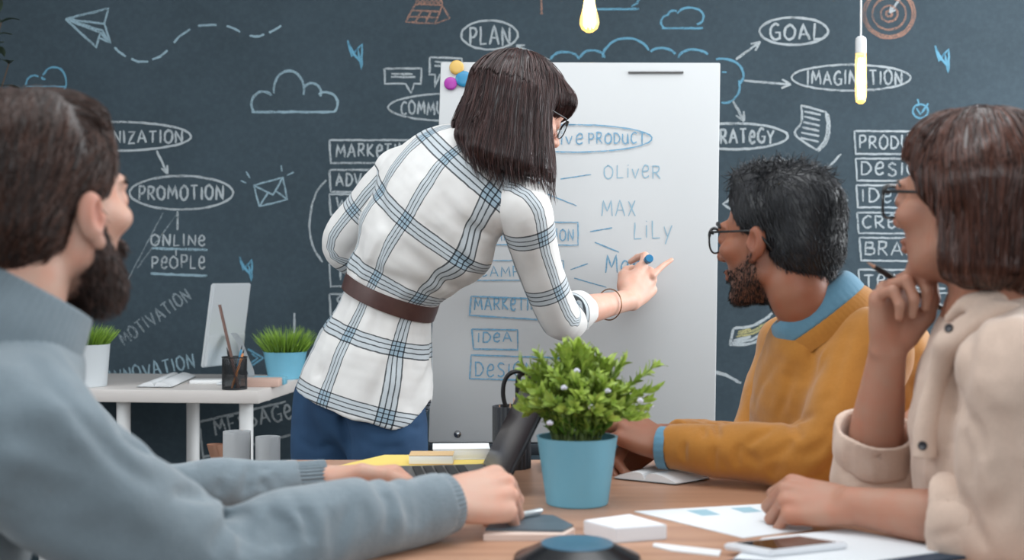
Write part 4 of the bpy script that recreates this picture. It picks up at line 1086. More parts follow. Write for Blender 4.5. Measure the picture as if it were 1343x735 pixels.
def spectacles(hd, parent, o, w=.064, h=.040, r=.0016, m=None, ysh=.0, zsh=0.0, temple_end=(-.075, -.02, .0), roundness=2.6, gap=.018):
    """glasses on a head: two rims with glass, a bridge, two temples"""
    m = m or M_black; o = np.array(o)
    if not hasattr(spectacles, 'g'):
        t = NT('lens_glass'); t.bs(Base_Color=rgb(238, 244, 248), Roughness=.0); t.b.inputs['Transmission Weight'].default_value = 1.0; t.b.inputs['IOR'].default_value = 1.02; spectacles.g = t.m
    root = mesh_obj('glasses', np.zeros((0, 3)), [], m, parent, True, o)
    bm = MB(); lens = MB(); cz = .001+zsh
    for q in (-1, 1):
        cx = q*(gap/2+w/2-.009); ring = []
        for k in range(36):
            a = 2*math.pi*k/36; ca, sa = math.cos(a), math.sin(a)
            x = cx+w/2*.78*math.copysign(abs(ca)**(2/roundness), ca); z = cz+h/2*math.copysign(abs(sa)**(2/roundness), sa)
            ring.append(V(hd.p(x, .110+ysh-abs(x)**2*3.0, z)-o))
        bm.tube(ring, [r*(1.5 if math.sin(2*math.pi*k/36) > .2 else .9) for k in range(36)], 6, closed=True)
        vv = [lens.bm.verts.new(p) for p in ring]; lens.bm.faces.new(vv)
        bm.tube([hd_pt(hd, q*(w+gap)/2*.93, .110+ysh-.0042, cz+h*.28, o), hd_pt(hd, q*.073, .085, cz+h*.30, o), hd_pt(hd, q*.081, .0, cz+h*.26, o), hd_pt(hd, q*.080, temple_end[0]+.055, cz+h*.2, o), hd_pt(hd, q*.077, temple_end[0]+.03, temple_end[1], o)], r*1.15, 6)
    bm.tube([hd_pt(hd, -gap/2-.003, .1095+ysh, cz+h*.15, o), hd_pt(hd, 0, .112+ysh, cz+h*.24, o), hd_pt(hd, gap/2+.003, .1095+ysh, cz+h*.15, o)], r, 6)
    bmesh.ops.recalc_face_normals(bm.bm, faces=bm.bm.faces); bm.bm.to_mesh(root.data); bm.bm.free()
    for f in root.data.polygons: f.use_smooth = True
    bmesh.ops.solidify(lens.bm, geom=lens.bm.faces[:], thickness=.0012)
    lens.build('lens', spectacles.g, root); return root
def hd_pt(hd, x, y, z, o): return V(hd.p(x, y, z)-o)
# ---------------------------------------------------------------- bearded man in the grey turtleneck (left)
def man_left():
    base = V((-.80, 1.38, 0)); o = tuple(base)
    root = empty('person', base, 'bearded man in a grey turtleneck sweater leaning his forearms on the table', 'person', 'people at the meeting')
    yaw = math.radians(69); f = np.array([math.cos(yaw), math.sin(yaw), .05])
    H = Head(P(56, 266, 1.39), frame(f), 1.02)
    sk = skin_mat('fair_skin', (202, 164, 146))
    SN, SF = np.array([-.515, 1.275, .935]), np.array([-.655, 1.60, .955])       # near / far shoulder
    EN, EF = pa(288, 742, 1.42), pa(180, 652, 1.76)
    WN, WF = pa(580, 662, 1.62), pa(424, 632, 1.84)
    neck0 = pa(2, 475, 1.385)
    # --- body
    b = SDF((-1.0, 1.1, .48), (.05, 2.02, 1.36), .0031)
    H.build(b, ears=True, ed=.010)
    b.tube([H.p(0, -.030, -.045), H.p(0, -.045, -.10), neck0], [.054, .052, .058], .02)
    b.tube([neck0, (-.66, 1.45, .85), (-.76, 1.40, .62)], [.07, .10, .10], .03, side=(-.41, .91, 0), sx=1.2)
    b.cone(SN, SF, .045, None, .03)
    for S_, E_, W_ in ((SN, EN, WN), (SF, EF, WF)):
        b.tube([S_, S_*.5+E_*.5, E_], [.042, .040, .036], .02); b.tube([E_, E_*.6+W_*.4, W_], [.036, .034, .024], .02)
    # near (right) hand: loose fist on the table
    hx = unit(P(656, 646, 1.67)-V(WN))
    curl = {'index': (.75, 1.0, .7, .05), 'middle': (.95, 1.15, .8, .0), 'ring': (1.05, 1.2, .8, -.05), 'pinky': (1.1, 1.2, .8, -.12)}
    hand(b, WN+hx*.004+np.array([0, 0, .004]), hx, (-.10, -.72, .68), True, 1.07, curl, thumb=[(.018, .024, -.014), (.046, .040, -.026), (.070, .040, -.036), (.092, .030, -.046)])
    # far (left) hand: fingers curled, thumb up against them
    hx = unit(P(530, 632, 1.86)-V(WF))
    curl = {'index': (.7, 1.3, .8, .0), 'middle': (.85, 1.3, .8, 0), 'ring': (.95, 1.3, .8, 0), 'pinky': (1.0, 1.3, .8, 0)}
    hand(b, WF+hx*.004+np.array([0, 0, .004]), hx, (-.1, .5, .86), False, 1.1, curl, thumb=[(.018, .024, -.010), (.046, .044, -.008), (.074, .046, -.012), (.102, .040, -.020)])
    b.build('body', sk, root, o, {'blush': ('FLOAT', lambda v: H.blush(v)), 'stubble': ('FLOAT', lambda v: .5*H.stubble(v))}, 1)
    H.eyes(root, o)
    # --- sweater
    s = SDF((-1.02, 1.08, .40), (.02, 2.0, 1.06), .0042)
    ax = np.array([-.40, .915, 0])
    s.tube([(-.84, 1.33, .44), (-.80, 1.36, .58), (-.73, 1.405, .74), (-.655, 1.435, .87), pa(0, 505, 1.395)], [.145, .142, .140, .120, .068], .0, side=ax, sx=[1.35, 1.35, 1.38, 1.40, 1.5])
    s.tube([SN+np.array([.01, 0, .004]), (SN+SF)/2+np.array([-.015, 0, .045]), SF], [.066, .076, .066], .045)
    s.tube([SN, SN*.55+EN*.45+np.array([-.008, -.006, -.008]), EN+np.array([0, 0, .004]), EN*.62+WN*.38+np.array([0, 0, .012]), WN*.78+EN*.22+np.array([0, 0, .003]), WN], [.078, .078, .066, .058, .048, .042], .03, n=7, flat=(False, True))
    s.tube([SF, SF*.5+EF*.5, EF, EF*.6+WF*.4, WF*.80+EF*.20, WF-(WF-EF)*.13], [.070, .060, .050, .044, .038, .033], .03, n=7, flat=(False, True))
    s.ball(pa(-6, 478, 1.36), .084, .04)
    # folds
    up = np.array([0, -.03, .05])
    def on_arm(t, a, rad=.055):           # a point on the near sleeve, a = angle round it
        pth = [SN, SN*.5+EN*.5, EN, EN*.6+WN*.4, WN]; u = t*4; i = min(int(u), 3); q = pth[i]*(1-(u-i))+pth[i+1]*(u-i); d = unit(pth[i+1]-pth[i])
        n1 = unit(np.cross(d, (0, 0, 1.0))); n2 = np.cross(n1, d); return q+(n1*math.cos(a)+n2*math.sin(a))*rad
    for t0, t1, a0, a1, dp in ((1.9, 2.15, .2, 2.2, .009), (2.1, 2.3, .1, 2.0, .007), (1.65, 1.95, .4, 2.4, .008), (2.35, 2.5, -.2, 1.7, .005), (1.3, 1.75, .5, 2.0, .006), (2.6, 2.75, .2, 1.9, .004), (3.35, 3.5, -.1, 2.4, .004), (3.55, 3.62, -.2, 2.2, .005), (3.72, 3.78, 0, 2.2, .004), (1.0, 1.5, .1, 1.3, .005), (.4, 1.1, .6, 1.6, .006), (2.9, 3.2, -.3, 1.2, .004)):
        s.crease([on_arm(t0/4, a0, .052), on_arm((t0+t1)/8, (a0+a1)/2, .056), on_arm(t1/4, a1, .052)], dp*1.9, .011)
    for (x0, y0, x1, y1, d_) in ((330, 640, 350, 700, 1.55), (362, 630, 380, 668, 1.72)): pass
    # shoulder seam ridge and back folds
    s.crease([pa(60, 445, 1.33), pa(95, 500, 1.29), pa(118, 560, 1.33)], -.004, .006)
    for q in ([pa(0, 560, 1.22), pa(40, 575, 1.2), pa(90, 560, 1.24)], [pa(10, 640, 1.2), pa(70, 660, 1.24), pa(130, 640, 1.3)], [pa(20, 480, 1.27), pa(60, 500, 1.25), pa(70, 540, 1.24)]): s.crease(q, .006, .016)
    # far sleeve folds next to its cuff
    for q0, q1, dp in (((330, 612), (325, 650), .006), ((345, 608), (352, 652), .007), ((305, 602), (296, 640), .004), ((255, 596), (250, 630), .003)):
        s.crease([pa(q0[0], q0[1], 1.80), pa((q0[0]+q1[0])/2, (q0[1]+q1[1])/2, 1.77), pa(q1[0], q1[1], 1.79)], dp, .007)
    drape(s, [(((340, 682), (350, 700), (348, 726)), .011, .008), (((366, 674), (376, 694), (378, 722)), .010, .008), (((318, 690), (324, 706), (316, 730)), .009, .009), (((394, 668), (405, 688), (408, 716)), .007, .008), (((300, 684), (290, 705), (276, 728)), .007, .012), (((428, 664), (436, 688), (430, 720)), .006, .009),
              (((68, 512), (112, 560), (160, 610), (205, 640)), .005, .008), (((80, 470), (130, 545), (185, 605), (260, 640)), -.005, .010), (((10, 560), (70, 590), (140, 640)), .008, .016), (((20, 620), (90, 650), (170, 690)), .008, .018), (((60, 470), (30, 520), (20, 570)), .006, .014),
              (((333, 608), (324, 630), (318, 655)), .009, .007), (((350, 612), (345, 635), (350, 658)), .008, .006), (((300, 602), (290, 628), (288, 650)), .006, .008), (((262, 598), (255, 620), (240, 640)), .005, .009), (((362, 618), (366, 640)), .006, .006),
              (((500, 652), (512, 662), (505, 700)), .005, .008), (((470, 660), (478, 678), (470, 705)), .004, .009), (((540, 644), (552, 664), (548, 700)), .005, .007), (((20, 680), (120, 700), (220, 725)), .010, .02)])
    s.wobble(.0042, .06, 3); s.wobble(.0012, .02, 4)
    kn = cloth_mat('grey_knit', (122, 135, 143), weave=700, bump=.6, sheen=.4)
    s.build('sweater', kn, root, o, None, 1)
    fx = np.array([math.cos(.5), math.sin(.5), 0])
    c0 = pa(16, 412, 1.365); axn = unit(fx*.50+np.array([0, 0, .88]))
    ribbed('collar', [c0-axn*.034, c0-axn*.006, c0+axn*.022, c0+axn*.034, c0+axn*.030, c0+axn*.008], [.090, .087, .080, .076, .071, .069], kn, root, o, 60, .0011, side=(-.4, .91, 0), sx=1.0)
    dF = unit(WF-EF); ribbed('cuff', [WF-dF*.062, WF-dF*.03, WF+dF*.002, WF+dF*.001], [.0335, .0315, .0310, .027], kn, root, o, 34, .0013)
    dN = unit(WN-EN); ribbed('cuff', [WN-dN*.03, WN-dN*.008, WN+dN*.012, WN+dN*.010], [.0425, .0405, .038, .032], kn, root, o, 40, .0007)
    # --- hair and beard
    hv = SDF(H.c-.16, H.c+.16, .003)
    H.ell(hv, (0, -.018, .042), (.080, .102, .079), 0)
    H.ell(hv, (0, -.055, -.01), (.068, .060, .075), .02)
    H.ell(hv, (0, .020, .094), (.055, .052, .022), .03)
    H.hairline(hv, .066, .070)
    for q in (-1, 1):
        H.ell(hv, (q*.086, -.010, -.028), (.030, .026, .034), .008, 'cut')    # ears
        H.ell(hv, (q*.088, .040, -.055), (.03, .05, .05), .006, 'cut')
    hv.plane(H.p(0, -.05, -.088), H.R@np.array([0, .45, -1.0]), .012)
    hm = hair_mat('dark_brown_hair', (24, 15, 12), (100, 64, 50), .42)
    def hflow(p, t):
        L = H.loc(p); d = np.zeros_like(L); top = np.clip((L[:, 2]-.05)/.05, 0, 1)
        d[:, 1] = -.55+1.5*top*(L[:, 1] > -.02); d[:, 2] = -.9+.6*top; d[:, 0] = .25*np.sign(L[:, 0])*(1-top)+.35*top
        return d@H.R.T
    sd = surface_pts(hv, 5200, None, 2); hl = H.loc(sd)
    ln = .022+.02*np.clip((hl[:, 2])/.09, 0, 1)
    st = grow(hv, sd, hflow, ln, step=.005, r=.00075, lift=.0008, spread=.0016, jit=.25)
    hair_obj('hair', hv, hm, root, o, [st])
    bv = SDF(H.c-.15, H.c+.15, .003)
    H.ell(bv, (0, .048, -.080), (.055, .046, .040), 0); H.ell(bv, (0, .062, -.103), (.036, .032, .024), .02)
    for q in (-1, 1): H.cone(bv, (q*.061, .006, -.010), (q*.057, .012, -.060), .010, .017, .012); H.cone(bv, (q*.057, .012, -.06), (q*.03, .062, -.10), .017, .02, .02)
    H.cone(bv, (-.03, .088, -.050), (.03, .088, -.050), .009, None, .012)
    H.ell(bv, (0, .108, -.062), (.020, .012, .008), .003, 'cut'); H.ell(bv, (0, .095, -.018), (.052, .04, .028), .008, 'cut')
    H.ell(bv, (0, .0, -.13), (.05, .05, .035), .015, 'cut')
    def bflow(p, t):
        L = H.loc(p); d = np.zeros_like(L); d[:, 2] = -1; d[:, 1] = .25; return d@H.R.T+.35*bv.grad(p)
    sd = surface_pts(bv, 3600, None, 4)
    hair_obj('beard', bv, hair_mat('brown_beard', (30, 20, 17), (92, 62, 52), .5), root, o, [grow(bv, sd, bflow, .014, step=.004, r=.0006, lift=.0008, spread=.003, jit=.35, stick=.4)])
    for q in (-1, 1):
        ev = MB(); ev.tube([hd_pt(H, q*.016, .098, .022, np.array(o)), hd_pt(H, q*.034, .096, .029, np.array(o)), hd_pt(H, q*.052, .078, .022, np.array(o))], [.003, .004, .002], 8).build('eyebrow', hm, root)
    # --- trousers, legs under the table
    t = SDF((-1.02, 1.05, -.01), (-.2, 1.8, .62), .006)
    t.tube([(-.86, 1.34, .56), (-.86, 1.34, .50)], [.14, .15], 0, side=ax, sx=1.25)
    for s_, dy in ((1, -.11), (-1, .11)):
        h0 = np.array([-.84, 1.36+dy, .52]); kn_ = np.array([-.40, 1.46+dy*1.3, .50]); an = np.array([-.42, 1.47+dy*1.3, .09])
        t.tube([h0, kn_], [.085, .062], .03); t.tube([kn_, an], [.060, .045], .02)
    t.build('trousers', cloth_mat('dark_trousers', (44, 48, 56)), root, o, None, 1)
    for dy in (-.11, .11):
        sh = SDF((-.55, 1.2, -.01), (-.1, 1.8, .16), .005); a = np.array([-.43, 1.47+dy*1.3, .05])
        sh.tube([a+np.array([-.03, 0, 0]), a+np.array([.08, .03, -.006]), a+np.array([.19, .07, -.014])], [.048, .046, .034], 0); sh.plane((0, 0, 0.002), (0, 0, -1)); sh.cone(a, a+np.array([0, 0, .06]), .045, .042, .02)
        sh.build('shoe', mat('black_leather', (26, 26, 28), .45), root, o)
    seat_chair(-.86, 1.35, math.radians(24), 'dark office chair under the bearded man in the grey turtleneck', mat('dark_chair_fabric', (46, 50, 56), .8))
man_left()
# ---------------------------------------------------------------- woman in the plaid shirt writing on the flip chart
def plaid_mat():
    t = NT('plaid_cotton'); at = t.n('ShaderNodeAttribute', attribute_name='plaid').outputs['Vector']
    sp = t.n('ShaderNodeSeparateXYZ', {0: at}); SPC = .148; bands = []; lines = []
    v = t.obj(); wig = t.math('MULTIPLY', t.math('SUBTRACT', t.noise(v, 22, 2), .5), .012)
    for i in (0, 1):
        x = t.math('ADD', sp.outputs[i], wig)
        d = t.math('MULTIPLY', t.math('ABSOLUTE', t.math('SUBTRACT', t.math('FRACT', t.math('ADD', x, .5)), .5)), SPC)
        l = t.math('MAXIMUM', t.math('COMPARE', d, .0052, .0013), t.math('COMPARE', d, .0162, .0015))
        lines.append(l); bands.append(t.math('LESS_THAN', d, .0165))
    # the inner gap stays white: only the outer pair of stripes is tinted
    tint = t.math('MULTIPLY', t.math('ADD', bands[0], bands[1]), .42); ln = t.math('ADD', lines[0], lines[1])
    base = t.mix(t.ramp(t.noise(v, 14, 3), .3, .7), rgb(210, 208, 206), rgb(222, 221, 219))
    c = t.mix(tint, base, rgb(132, 160, 178)); c = t.mix(t.math('MULTIPLY', t.math('MINIMUM', ln, 1.0), .86), c, rgb(22, 30, 38))
    c = t.mix(t.math('MULTIPLY', t.math('GREATER_THAN', ln, 1.5), .9), c, rgb(10, 12, 16))
    t.bs(Base_Color=c, Roughness=.85); t.b.inputs['Specular IOR Level'].default_value = .2; t.b.inputs['Sheen Weight'].default_value = .15
    t.bump(t.math('ADD', t.noise(v, 900, 2), t.noise(v, 60, 3)), .18, .0012); return t.m
def path_coord(v, pts, back, n=10):
    """(angle round the axis from 'back' towards the right, arc length) of points near a spline axis"""
    C = catmull(pts, n); s_ = np.concatenate([[0], np.cumsum(np.linalg.norm(np.diff(C, axis=0), axis=1))])
    best = np.full(len(v), 1e9); arc = np.zeros(len(v)); ang = np.zeros(len(v)); N = len(C)-1
    for i in range(N):
        a, d = C[i], C[i+1]-C[i]; L = np.linalg.norm(d); t = (v-a)@d/L/L
        lo = -9 if i == 0 else 0; hi = 9 if i == N-1 else 1; tc = np.clip(t, lo, hi)
        e = v-a-tc[:, None]*d; q = (e**2).sum(1); m = q < best
        u = d/L; bk = unit(np.asarray(back)-u*(np.asarray(back)@u)); rt = np.cross(u, bk)
        ang[m] = np.arctan2(e[m]@rt, e[m]@bk); arc[m] = (s_[i]+tc*L)[m]; best[m] = q[m]
    return ang, arc
def woman_standing():
    base = V((P(470, 0, 2.8).x, 2.8, 0)); o = tuple(base)
    root = empty('person', base, 'woman with a dark bob in a plaid shirt and jeans writing on the flip chart', 'person', 'people at the meeting')
    H = Head(P(680, 145, 2.67), frame((.80, .40, -.40)), .96)
    SK = skin_mat('light_skin', (208, 168, 150)); PL = plaid_mat()
    fw = np.array([.5, .866, 0]); rt = np.array([.866, -.5, 0])
    SR, SL = pa(683, 268, 2.62), pa(522, 226, 2.83); NB = pa(640, 205, 2.69)
    ER, WR = pa(736, 414, 2.74), pa(824, 394, 2.965); EL, WL = pa(449, 318, 2.90), pa(500, 372, 2.97)
    spine = [pa(466, 562, 2.78), pa(484, 495, 2.78), pa(512, 388, 2.76), pa(548, 312, 2.73), pa(596, 243, 2.70), pa(632, 200, 2.69)]
    # --- body
    b = SDF((-.45, 2.50, .70), (.50, 3.20, 1.66), .0031)
    H.build(b, ears=True)
    b.tube([H.p(0, -.03, -.05), H.p(0, -.05, -.10), NB], [.048, .047, .056], .02)
    b.tube([NB, spine[4], spine[3], spine[2]], [.06, .08, .085, .07], .03, side=rt, sx=1.25)
    b.cone(SR, SL, .04, None, .03)
    b.tube([SR, SR*.5+ER*.5, ER], [.040, .036, .033], .02); b.tube([ER, ER*.62+WR*.38, ER*.25+WR*.75, WR], [.034, .034, .0275, .0255], .015)
    b.tube([SL, SL*.5+EL*.5, EL], [.038, .035, .032], .02); b.tube([EL, WL], [.032, .025], .02)
    hX = unit(P(862, 350, 3.045)-V(WR))
    curl = {'index': (.45, 1.0, .6, .10), 'middle': (1.0, 1.2, .7, .0), 'ring': (1.15, 1.3, .8, -.02), 'pinky': (1.2, 1.3, .8, -.08)}
    hand(b, WR+hX*.004, hX, (.30, -.93, -.05), True, 1.08, curl, thumb=[(.020, .026, -.012), (.048, .038, -.026), (.074, .036, -.036), (.098, .026, -.042)])
    b.tube([pa(856, 362, 3.015), pa(868, 350, 3.04), pa(881, 341, 3.06)], [.0085, .0075, .0055], .006)
    hand(b, WL, unit(fw*-.1+rt*.9+np.array([0, 0, -.2])), fw, False, .95)
    b.build('body', SK, root, o, {'blush': ('FLOAT', lambda v: H.blush(v))}, 1); H.eyes(root, o)
    # --- shirt
    s = SDF((-.50, 2.50, .68), (.24, 3.02, 1.46), .0036)
    rad = [.130, .124, .090, .112, .104, .056]; sxs = [1.36, 1.28, 1.20, 1.34, 1.52, 1.35]
    s.tube(spine, rad, 0, side=unit(SR-SL), sx=sxs, n=8)
    s.tube([SL, spine[4]+np.array([0, 0, .012]), SR], [.056, .060, .056], .04)
    s.ell(pa(603, 338, 2.68), (.062, .075, .052), None, .05)                     # front hanging free above the belt
    s.ell(pa(505, 352, 2.75), (.075, .06, .035), None, .04); s.ell(pa(556, 372, 2.71), (.06, .06, .030), None, .035)
    W0 = spine[2]; ad = unit(spine[1]-spine[2])
    # hem: long at the back, notched at the sides
    sl, X = s.win((-.5, 2.5, .68), (.24, 3.02, 1.0)); g = np.stack(np.broadcast_arrays(*X), -1).reshape(-1, 3).astype(float)
    e = g-W0; vv = e@ad; e = e-vv[:, None]*ad; bk = unit(-fw-ad*(-fw@ad)); r_ = np.cross(-ad, bk)
    th = np.degrees(np.arctan2(e@r_, e@bk)); hem = .268-.012*np.cos(np.radians(th))-.075*np.exp(-((th-100)/22)**2)-.10*np.exp(-((th+100)/22)**2)
    s.blend(sl, -(vv-hem).reshape(s.f[sl].shape).astype(np.float32), .004, 'cut')
    # folds: gathers at the belt, pulls towards the armpits
    def tp(v, deg, k=1.0):
        """point on the shirt: v metres above the belt along the spine, deg round from the back"""
        C = catmull(spine, 10); ss = np.concatenate([[0], np.cumsum(np.linalg.norm(np.diff(C, axis=0), axis=1))]); ss -= ss[20]
        q = np.array([np.interp(v, ss, C[:, i]) for i in range(3)]); q2 = np.array([np.interp(v+.01, ss, C[:, i]) for i in range(3)])
        u = unit(q2-q); bk_ = unit(-fw-u*(-fw@u)); rr = np.cross(u, bk_); d = bk_*math.cos(math.radians(deg))+rr*math.sin(math.radians(deg))
        for r0 in np.arange(.06, .22, .004):
            if s.sample((q+d*r0)[None])[0] > 0: break
        return q+d*r0*k
    rr_ = random.Random(4)
    for dg in range(-70, 125, 15):
        j = rr_.uniform(-5, 5); L = rr_.uniform(.05, .12)
        s.crease([tp(.012, dg+j), tp(.02+L*.5, dg+j*1.6), tp(.02+L, dg+j*2.2)], rr_.uniform(.005, .009), .009)
        s.crease([tp(-.015, dg+j), tp(-.02-L*.6, dg+j*1.3), tp(-.03-L*1.2, dg+j*1.8)], rr_.uniform(.004, .008), .011)
    for a_, b_, c_, dp in ((tp(.10, 90), tp(.13, 55), tp(.14, 15), .006), (tp(.16, 95), tp(.20, 60), tp(.21, 25), .006), (tp(.06, 80), tp(.075, 50), tp(.06, 10), .006), (tp(.05, 30), tp(.06, 0), tp(.05, -30), .005), (tp(.22, -60), tp(.17, -30), tp(.15, 0), .004), (tp(.27, 80), tp(.26, 50), tp(.28, 20), .004), (tp(-.10, 110), tp(-.16, 85), tp(-.24, 70), .006), (tp(-.08, 60), tp(-.16, 45), tp(-.26, 40), .005), (tp(-.08, -20), tp(-.18, -25), tp(-.27, -30), .005)):
        s.crease([a_, b_, c_], dp*1.9, .014)
    s.crease([tp(.34, -62), tp(.325, -20), tp(.325, 20), tp(.33, 62)], .0022, .004, taper=False)      # yoke seam
    s.wobble(.0042, .05, 8); s.wobble(.0010, .022, 9)
    def plaid_torso(v):
        th, arc = path_coord(v, spine[:2]+spine[2:], -fw); C = catmull(spine, 10)
        ss = np.concatenate([[0], np.cumsum(np.linalg.norm(np.diff(C, axis=0), axis=1))]); vv = arc-ss[20]
        pv = np.interp(vv, [-.40, -.25, -.092, .043, .188, .335, .48], [-3, -2, -1, 0, 1, 2, 3])
        off = np.interp(vv, [-.1, .05, .2, .33], [-5, 4, 8, -2]); pu = (np.degrees(th)-off)/60.0
        return np.stack([pu, pv, np.zeros(len(v))], 1)
    s.build('shirt', PL, root, o, {'plaid': ('FLOAT_VECTOR', plaid_torso)}, 1)
    # sleeves
    def sleeve(pts, radii, name, offu, offv, folds, cut, lo, hi):
        sl_ = SDF(lo, hi, .0034); sl_.tube(pts, radii, 0, n=8, flat=(False, True))
        C = catmull(pts, 8)
        def sp(t, a):
            i = min(int(t*(len(C)-1)), len(C)-2); d = unit(C[i+1]-C[i]); n1 = unit(np.cross(d, (0, -1.0, 0))); n2 = np.cross(d, n1); r0 = np.interp(t, np.linspace(0, 1, len(radii)), radii)
            return C[i]+(n1*math.cos(a)+n2*math.sin(a))*r0
        for t0, a0, t1, a1, dp in folds: sl_.crease([sp(t0, a0), sp((t0+t1)/2, (a0+a1)/2), sp(t1, a1)], dp*1.5, .010)
        sl_.wobble(.002, .04, 12)
        def pl(v):
            th, arc = path_coord(v, pts, (0, -1.0, 0), 6); return np.stack([(np.degrees(th)-offu)/110.0, (arc-offv)/.142, np.zeros(len(v))], 1)
        return sl_.build(name, PL, root, o, {'plaid': ('FLOAT_VECTOR', pl)}, 1)
    cuffR = ER+(WR-ER)*.22
    sleeve([SR+unit(SL-SR)*.03, SR+np.array([.008, 0, -.018]), SR*.5+ER*.5+np.array([-.010, -.01, .004]), ER+np.array([-.002, 0, -.006]), cuffR], [.060, .060, .050, .047, .043], 'sleeve', -25, .092,
           [(.42, .6, .5, 2.4, .006), (.55, .4, .62, 2.6, .006), (.68, .2, .74, 2.2, .007), (.80, .0, .78, 2.4, .008), (.9, .3, .86, 2.6, .006), (.2, .8, .35, 2.0, .006), (.28, 1.8, .5, 2.6, .005), (.85, 1.5, .95, 3.2, .005)], None, (-.1, 2.48, .88), (.34, 3.0, 1.36))
    sleeve([SL+unit(SR-SL)*.03, SL+np.array([-.006, 0, -.02]), SL*.5+EL*.5, EL, EL*.55+WL*.45, WL*.8+EL*.2], [.056, .060, .055, .049, .046, .036], 'sleeve', 20, .145,
           [(.3, .6, .4, 2.4, .006), (.42, .4, .5, 2.6, .006), (.52, .2, .56, 2.2, .007), (.6, .0, .62, 2.4, .007), (.7, .3, .68, 2.6, .005)], None, (-.5, 2.6, .92), (-.02, 3.1, 1.44))
    # rolled cuff of the writing arm
    cf = SDF(cuffR-.09, cuffR+.09, .0028); dR = unit(WR-ER)
    cf.tube([cuffR-dR*.030, cuffR-dR*.005, cuffR+dR*.022], [.046, .0475, .0455], 0, flat=(True, True)); cf.cone(cuffR+dR*.004, cuffR+dR*.06, .0405, .041, .003, op='cut')
    cf.crease([cuffR-dR*.012+np.array([0, -.047, .01]), cuffR-dR*.01+np.array([0, -.045, -.02])], .003, .005); cf.wobble(.0025, .03, 5)
    cf.build('cuff', PL, root, o, {'plaid': ('FLOAT_VECTOR', lambda v: np.stack([np.full(len(v), .5), (path_coord(v, [ER, WR], (0, -1.0, 0), 2)[1]-.028)/.142, np.zeros(len(v))], 1))}, 1)
    # collar
    cl = SDF(NB-.14, NB+.14, .003); na = unit(H.p(0, -.04, -.08)-NB)
    q1 = unit(np.cross(na, fw)); q2 = np.cross(q1, na); ring = [NB+na*.012+(q1*math.cos(a)*.074+q2*math.sin(a)*.064)+na*(.008*math.cos(2*a)) for a in np.linspace(0, 2*math.pi, 14)]
    for r0, r1 in zip(ring, ring[1:]): cl.tube([r0-na*.022+(r0-NB)*.12, r0, r0+na*.016-(r0-NB)*.05], [.0042, .0045, .0042], .012, side=unit(r1-r0), sx=2.6, n=3)
    cl.build('collar', PL, root, o, {'plaid': ('FLOAT_VECTOR', lambda v: np.stack([path_coord(v, [NB-na*.1, NB+na*.1], -fw, 2)[0]/1.1+.32, np.full(len(v), .5), np.zeros(len(v))], 1))}, 1)
    # belt
    bm = MB(); u = unit(spine[3]-spine[1]); u = unit(spine[2]-spine[1])*.6+unit(spine[3]-spine[2])*.4; u = unit(u); sd_ = unit(SR-SL); sd_ = unit(sd_-u*(sd_@u)); fd = np.cross(u, sd_); n = 72; R_ = []
    for k in range(n):
        a = 2*math.pi*k/n; c_, s_ = math.cos(a), math.sin(a)
        R_.append([bm.bm.verts.new(W0+sd_*c_*(.1135+dr)+fd*s_*(.0955+dr)+u*h_) for dr, h_ in ((0, -.0175), (.0035, -.0185), (.0042, 0), (.0035, .0185), (0, .0175))])
    for k in range(n):
        A, B = R_[k], R_[(k+1) % n]
        for j in range(4): bm.bm.faces.new((A[j], A[j+1], B[j+1], B[j]))
    bm.build('belt', mat('brown_leather', (74, 48, 44), .4, var=.12, vscale=60, bump=.2, bscale=500), root, origin=o)
    # --- jeans
    j = SDF((-.62, 2.5, .02), (-.12, 3.1, 1.06), .0045)
    hl, hr = pa(433, 545, 2.85), pa(508, 545, 2.735)
    kl, kr = np.array([hl[0]+.01, 2.88, .47]), np.array([hr[0]-.005, 2.74, .47]); al, ar = np.array([kl[0], 2.86, .06]), np.array([kr[0]+.01, 2.72, .06])
    j.tube([spine[1]*.6+spine[2]*.4, (hl+hr)/2+np.array([0, 0, .03])], [.078, .108], 0, side=rt, sx=1.25)
    for h_, k_, a_ in ((hl, kl, al), (hr, kr, ar)): j.tube([h_+np.array([0, 0, .04]), h_-np.array([0, 0, .10]), k_, k_*.45+a_*.55, a_], [.084, .088, .062, .056, .047], .03, flat=(False, True))
    j.crease([pa(452, 548, 2.70), pa(455, 575, 2.70), pa(455, 640, 2.72)], .014, .013, taper=False)
    for q in ([pa(470, 575, 2.66), pa(500, 590, 2.64), pa(535, 582, 2.67)], [pa(390, 575, 2.78), pa(415, 590, 2.76), pa(440, 580, 2.76)], [pa(520, 545, 2.66), pa(540, 562, 2.68), pa(555, 560, 2.7)]): j.crease(q, .004, .009)
    j.crease([pa(546, 500, 2.70), pa(545, 560, 2.69), pa(538, 640, 2.69)], -.0022, .004, taper=False)
    j.wobble(.0015, .03, 7)
    t = NT('blue_denim'); v_ = t.obj(); f1 = t.noise(v_, 9, 3); tw = t.n('ShaderNodeTexWave', {'Vector': t.mapping(v_, (1, 1, 1), (.3, .5, .8)), 'Scale': 320.0, 'Distortion': 1.0}).outputs[1]
    c_ = t.mix(t.ramp(f1, .35, .7), rgb(28, 50, 78), rgb(42, 70, 102)); c_ = t.mix(t.math('MULTIPLY', tw, .25), c_, rgb(86, 122, 160))
    t.bs(Base_Color=c_, Roughness=.8); t.b.inputs['Specular IOR Level'].default_value = .2; t.bump(tw, .15, .0008)
    j.build('jeans', t.m, root, o, None, 1)
